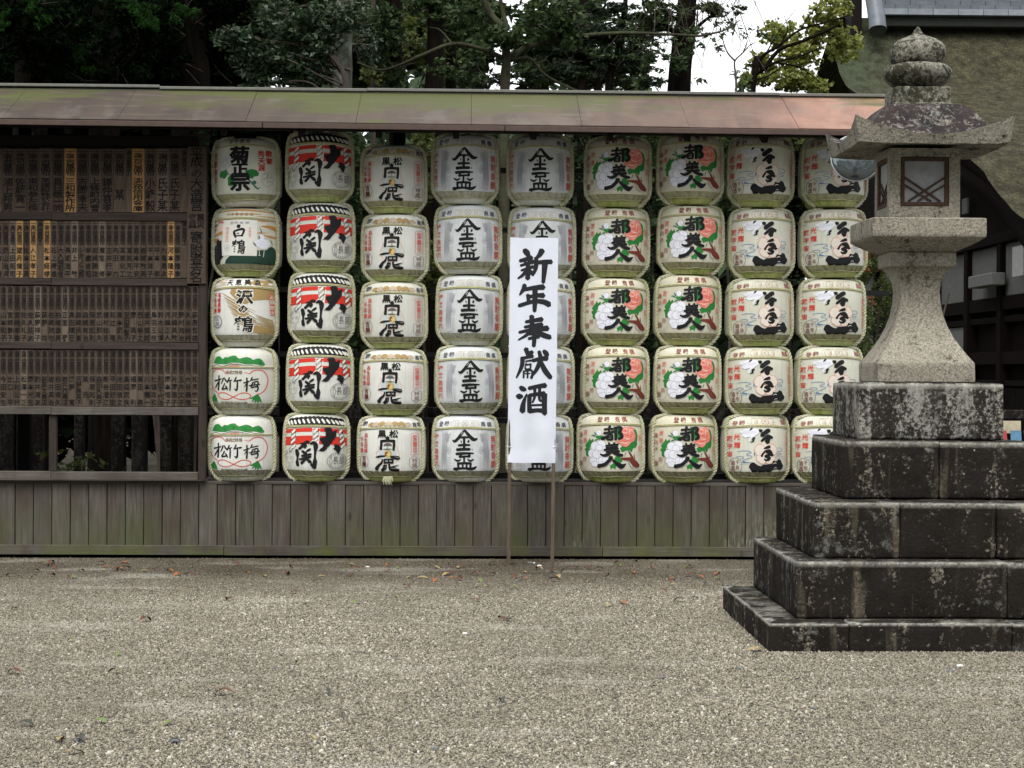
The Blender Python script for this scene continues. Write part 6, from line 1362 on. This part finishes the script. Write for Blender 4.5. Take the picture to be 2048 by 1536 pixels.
for k, (px_, top, w_, lb) in enumerate((((1078, (1112, 70)), 0, 16, 'thin dark trunk leaning right of the forked tree'), ((1195, (1150, 80)), 0, 19, 'dark trunk leaning left over the peony casks'), ((1217, (1245, 50)), 0, 20, 'dark trunk leaning right over the peony casks'))):
    x0, (x1, y1) = px_
    tree('pine_tree', lb, 'tree', x0, 27, w_, H=8, seed=20+k, leaf='leaf_pine', size=.13, aspect=.22, pts=[(x0-(x1-x0)*.4, 500), (x0, 180), ((x0+x1)/2+4, (180+y1)/2), (x1, y1), (x1+(x1-x0)*.3, y1-90)],
         clumps=[(x1+dx, y1+dy, 60, 13, 0, 420) for dx, dy in ((-50, 20), (40, 30), (60, -10), (-30, -30), (10, 70))], sub=10)
tree('layered_pine', 'pine with flat layered branches against the white sky', 'tree', 1165, 34, 24, H=10, seed=30, leaf='leaf_pine', size=.15, aspect=.2, clumps=[(1260, 100, 60, 9, 0, 700), (1240, 135, 80, 10, 0, 900), (1200, 160, 80, 10, .3, 700), (1120, 120, 60, 12, 0, 600), (1060, 140, 60, 12, 0, 500), (1290, 165, 50, 9, 0, 500), (1180, 80, 70, 12, 0, 600), (1300, 60, 50, 9, .5, 360), (1250, 40, 60, 12, 0, 500), (1150, 30, 70, 14, .6, 600), (960, 160, 60, 16, 0, 500)], sub=12)
tree('cedar_tree', 'thick dark cedar trunk standing against the open white sky', 'tree', 1362, 24.5, 56, lean=.22, H=12, seed=31, leaf='leaf_ever', size=.10, aspect=.35, clumps=[(1330, 20, 60, 26, -.4, 420), (1290, 45, 50, 20, -.2, 280), (1360, 120, 22, 30, -.4, 130), (1440, 18, 50, 14, -.3, 260)], sub=10)
# fine hanging branches round the cedar
tw = []; g = random.Random(9); ob = P(1400, 60, 23.6); tb = thing('hanging_branches', 'thin bare and leafy hanging branches crossing the thick cedar trunk', 'branches', tuple(ob))
CLh = []
for k in range(46):
    x0, y0 = g.uniform(1290, 1500), g.uniform(-60, 30); x1 = x0+g.uniform(-90, 90); y1 = y0+g.uniform(60, 150)
    a = P(x0, y0, 23.6+g.uniform(-.5, .5)); b = P(x1, y1, 23.6+g.uniform(-.5, .5)); m_ = (a+b)/2+Vector((g.uniform(-.12, .12), 0, g.uniform(-.1, .15)))
    tw.append(tube_np([a-ob, m_-ob, b-ob], [.006, .004, .002], 5))
    if g.random() < .6: CLh.append((tuple(b-ob), (.14, .12, .08), 26))
v, f = join_np(tw); o = np_obj('branch', v, f, M['bark_twig'], tb); o['kind'] = 'stuff'
leaves('foliage', CLh, .075, .4, M['leaf_ever'], tb, 8, .2, 6)
tree('bare_sapling', 'slender bare forked sapling against the white sky', 'tree', 1470, 20.5, 5, H=5.5, seed=33, mat='bark_twig', auto=False, pts=[(1474, 500), (1472, 185), (1469, 135), (1471, 120), (1486, 105), (1500, 90)],
     limbs=[(4, 1, [(1470, 122, 0), (1455, 105, 0), (1446, 80, 0), (1448, 66, 0)]), (3, 1, [(1486, 105, 0), (1494, 85, 0), (1492, 70, 0)]), (3, 1, [(1446, 80, 0), (1438, 70, 0)]), (3, 1, [(1500, 90, 0), (1512, 84, 0)])])
tree('maple_tree', 'yellow green maple with dark arching branches beside the shrine roof', 'tree', 1500, 25, 12, H=7.2, seed=34, mat='bark_dark', leaf='leaf_maple', size=.062, aspect=.8, auto=False, pts=[(1490, 1000), (1505, 185), (1530, 140), (1560, 100), (1610, 80), (1680, 50)],
     clumps=[(1560, 70, 40, 34, .6, 840), (1600, 110, 50, 40, .4, 1440), (1530, 130, 36, 30, .6, 760), (1580, 160, 60, 24, .3, 1240), (1640, 60, 40, 36, .4, 1040), (1500, 160, 28, 18, .4, 440), (1660, 20, 46, 30, .3, 960), (1690, 90, 40, 40, .6, 720), (1620, 170, 40, 20, .2, 600)], sub=8,
     limbs=[(8, 2, [(1505, 185, -.3), (1520, 120, -.3), (1560, 90, -.3), (1600, 60, -.2), (1650, 45, -.2), (1700, 30, 0)]), (6, 2, [(1512, 150, -.2), (1550, 125, -.3), (1600, 112, -.2), (1650, 92, -.1)]), (5, 2, [(1480, 186, -.2), (1500, 165, -.3), (1540, 150, -.3), (1580, 120, -.2)]), (4, 1, [(1560, 90, -.3), (1575, 60, -.2), (1568, 30, -.1)]), (4, 1, [(1550, 125, -.3), (1600, 135, -.2), (1640, 165, 0)]), (3, 1, [(1600, 60, -.2), (1620, 30, 0), (1640, 10, 0)]), (3, 1, [(1530, 110, -.3), (1560, 60, -.2), (1590, 20, 0)])])
def tips(label, px_, py_, Y, sp, n, seed):
    """a bough with fresh green fan-shaped spray tips"""
    b = P(px_, py_, Y); t = thing('cedar_bough', label, 'branch', tuple(b), 0, 'cedar boughs hanging over the roof'); g = random.Random(seed); CL = []; tw = []
    for k in range(n):
        c = Vector((g.uniform(-1, 1)*sp[0], g.uniform(-.3, .3), g.uniform(-1, 1)*sp[1])); CL.append((tuple(c), (.11, .10, .07), 70)); tw.append(tube_np([(c.x*.3, c.y+.1, c.z+.35), (c.x*.8, c.y+.05, c.z+.12), tuple(c)], [.009, .006, .002], 5))
    v, f = join_np(tw); o = np_obj('twigs', v, f, M['bark_dark'], t); o['kind'] = 'stuff'
    leaves('spray', CL, .075, .2, M['leaf_tip'], t, seed, .7, 8)
tips('cedar bough with bright green tips in the upper left corner', 45, 25, 20, (.35, .14), 9, 1)
tips('cedar bough with a few dim green tips above the second roof panel', 75, 60, 20.4, (.25, .12), 5, 2)
tips('cedar bough hanging lowest, above the donor board', 165, 85, 20.4, (.12, .28), 6, 3)
tips('cedar bough with bright green tips near the glossy broadleaf tree', 330, 35, 20.2, (.26, .16), 8, 4)
tips('short cedar bough just left of the brightest tips', 275, 18, 20.2, (.16, .08), 5, 5)
cg = np.random.default_rng(4)
sw = [((x+cg.uniform(-2, 2), -24+cg.uniform(-2, 2)+abs(x)*.12, z), (4, 3, 3.2), 150) for x in np.arange(-58, 62, 5) for z in (2, 6, 10, 14, 17.5)]  # leaf mass added out of view to darken the upper casks
o = leaves('sky_blocker_woods', sw, 1.25, .7, M['leaf_ever'], None, 16, sub=10, spread=.7); tag(o, 'unseen woods added behind the camera to block low sky light', 'woods', kind='stuff')
leaves_c = [((x+cg.uniform(-1, 1), y+cg.uniform(-1, 1), 9.2+cg.uniform(0, 2.2)+max(0, y-30)*.2), (1.9, 1.9, .8), 210) for x in np.arange(-13, -2.4, 2.0) for y in np.arange(18.5, 38, 2.2)]  # crown layer added above the view to shade the woods at left
o = leaves('shading_canopy', leaves_c, .42, .6, M['leaf_black'], None, 15, sub=12, spread=.6); tag(o, 'unseen leaf canopy added overhead to darken the woods behind the shelter', 'canopy', kind='stuff')
tag(np_obj('hill', *(lambda xs, ys: ([(x, y, (3.6 if y > 50 else -.3)+mnoise.noise(Vector((x*.1, y*.1, 0)))*.8) for y in ys for x in xs], [(j*len(xs)+i, j*len(xs)+i+1, (j+1)*len(xs)+i+1, (j+1)*len(xs)+i) for j in range(len(ys)-1) for i in range(len(xs)-1)]))(list(range(-60, 61, 4)), [46, 52, 60, 75, 100]), M['leaf_black']), kind='structure')
# ---- shrubs seen between the casks
def shrub(name, label, px0, px1, py0, py1, Y, leaf, size, n, seed, asp=.5, stems=4):
    a = P(px0, py1, Y); b = P(px1, py0, Y); t = thing(name, label, 'shrub', ((a.x+b.x)/2, Y, 0)); O = t.location.copy(); g = random.Random(seed)
    CL = []
    for k in range(10):
        c = Vector((g.uniform(a.x, b.x), Y+g.uniform(-.4, .4), g.uniform(max(.3, a.z), b.z)))-O; CL.append((tuple(c), ((b.x-a.x)*.24, .4, (b.z-a.z)*.18), n//10))
    for k in range(stems):
        x = g.uniform(-.2, .2); limb('stem', [(x, 0, -.05), (x*2, 0, b.z*.4), (x*3+g.uniform(-.2, .2), 0, b.z*.85)], .03, .008, M['bark_twig'], t, 6, seed+k)
    leaves('foliage', CL, size, asp, M[leaf], t, seed, sub=9)
sh_sp = [('evergreen_shrub', 'dark evergreen shrub seen left of the first stack of casks', 300, 440, 240, 800, 19.6, 'leaf_black', .09, 3000, 41), ('evergreen_shrub', 'dark green shrub glimpsed between the first two stacks', 520, 640, 260, 900, 20.5, 'leaf_ever', .09, 4500, 42),
 ('evergreen_shrub', 'green shrub glimpsed between the second and third stacks', 670, 760, 260, 900, 21.5, 'leaf_ever', .09, 4500, 43), ('olive_shrub', 'yellow green shrub glimpsed left of the grey winged casks', 820, 900, 250, 560, 22.5, 'leaf_olive', .09, 2600, 44), ('evergreen_shrub', 'green shrub glimpsed right of the grey winged casks', 950, 1060, 300, 900, 22, 'leaf_ever', .09, 4500, 45),
 ('evergreen_shrub', 'green shrub glimpsed right of the white banner', 1110, 1210, 250, 900, 21.5, 'leaf_pine', .09, 4500, 46), ('evergreen_shrub', 'green shrub glimpsed between the two peony stacks', 1260, 1350, 260, 900, 22, 'leaf_ever', .09, 4200, 47), ('evergreen_shrub', 'dark green shrub glimpsed left of the pink blossom casks', 1400, 1500, 250, 900, 21, 'leaf_ever', .09, 4200, 48),
 ('maple_shrub', 'yellow and orange tinted shrub under the roof above the blossom casks', 1480, 1660, 245, 330, 22.5, 'leaf_olive', .085, 1800, 49), ('evergreen_shrub', 'dark green shrub glimpsed between the two blossom stacks', 1560, 1640, 330, 900, 22, 'leaf_black', .09, 2600, 50),
 ('garden_shrub', 'green shrub with reddish tips between the casks and the lantern', 1715, 1785, 500, 760, 18.6, 'leaf_olive', .045, 3600, 51), ('garden_shrub', 'low dark green shrub behind the lantern neck', 1700, 1800, 640, 900, 19.2, 'leaf_ever', .06, 2600, 52),
 ('evergreen_shrub', 'sprig of fresh green leaves in the opening under the donor board', 120, 190, 905, 960, 17.6, 'leaf_olive', .07, 90, 53)]
for s_ in sh_sp: shrub(*s_)
CLr = [((P(x, y, 18.5).x, 18.5, P(x, y, 18.5).z), (.10, .1, .06), 60) for x, y in ((1725, 515), (1750, 540), (1735, 600))]
o = leaves('red_leaf_spray', CLr, .045, .5, M['leaf_red'], None, 77); tag(o, 'few reddish leaves on the shrub between casks and lantern', 'leaves')
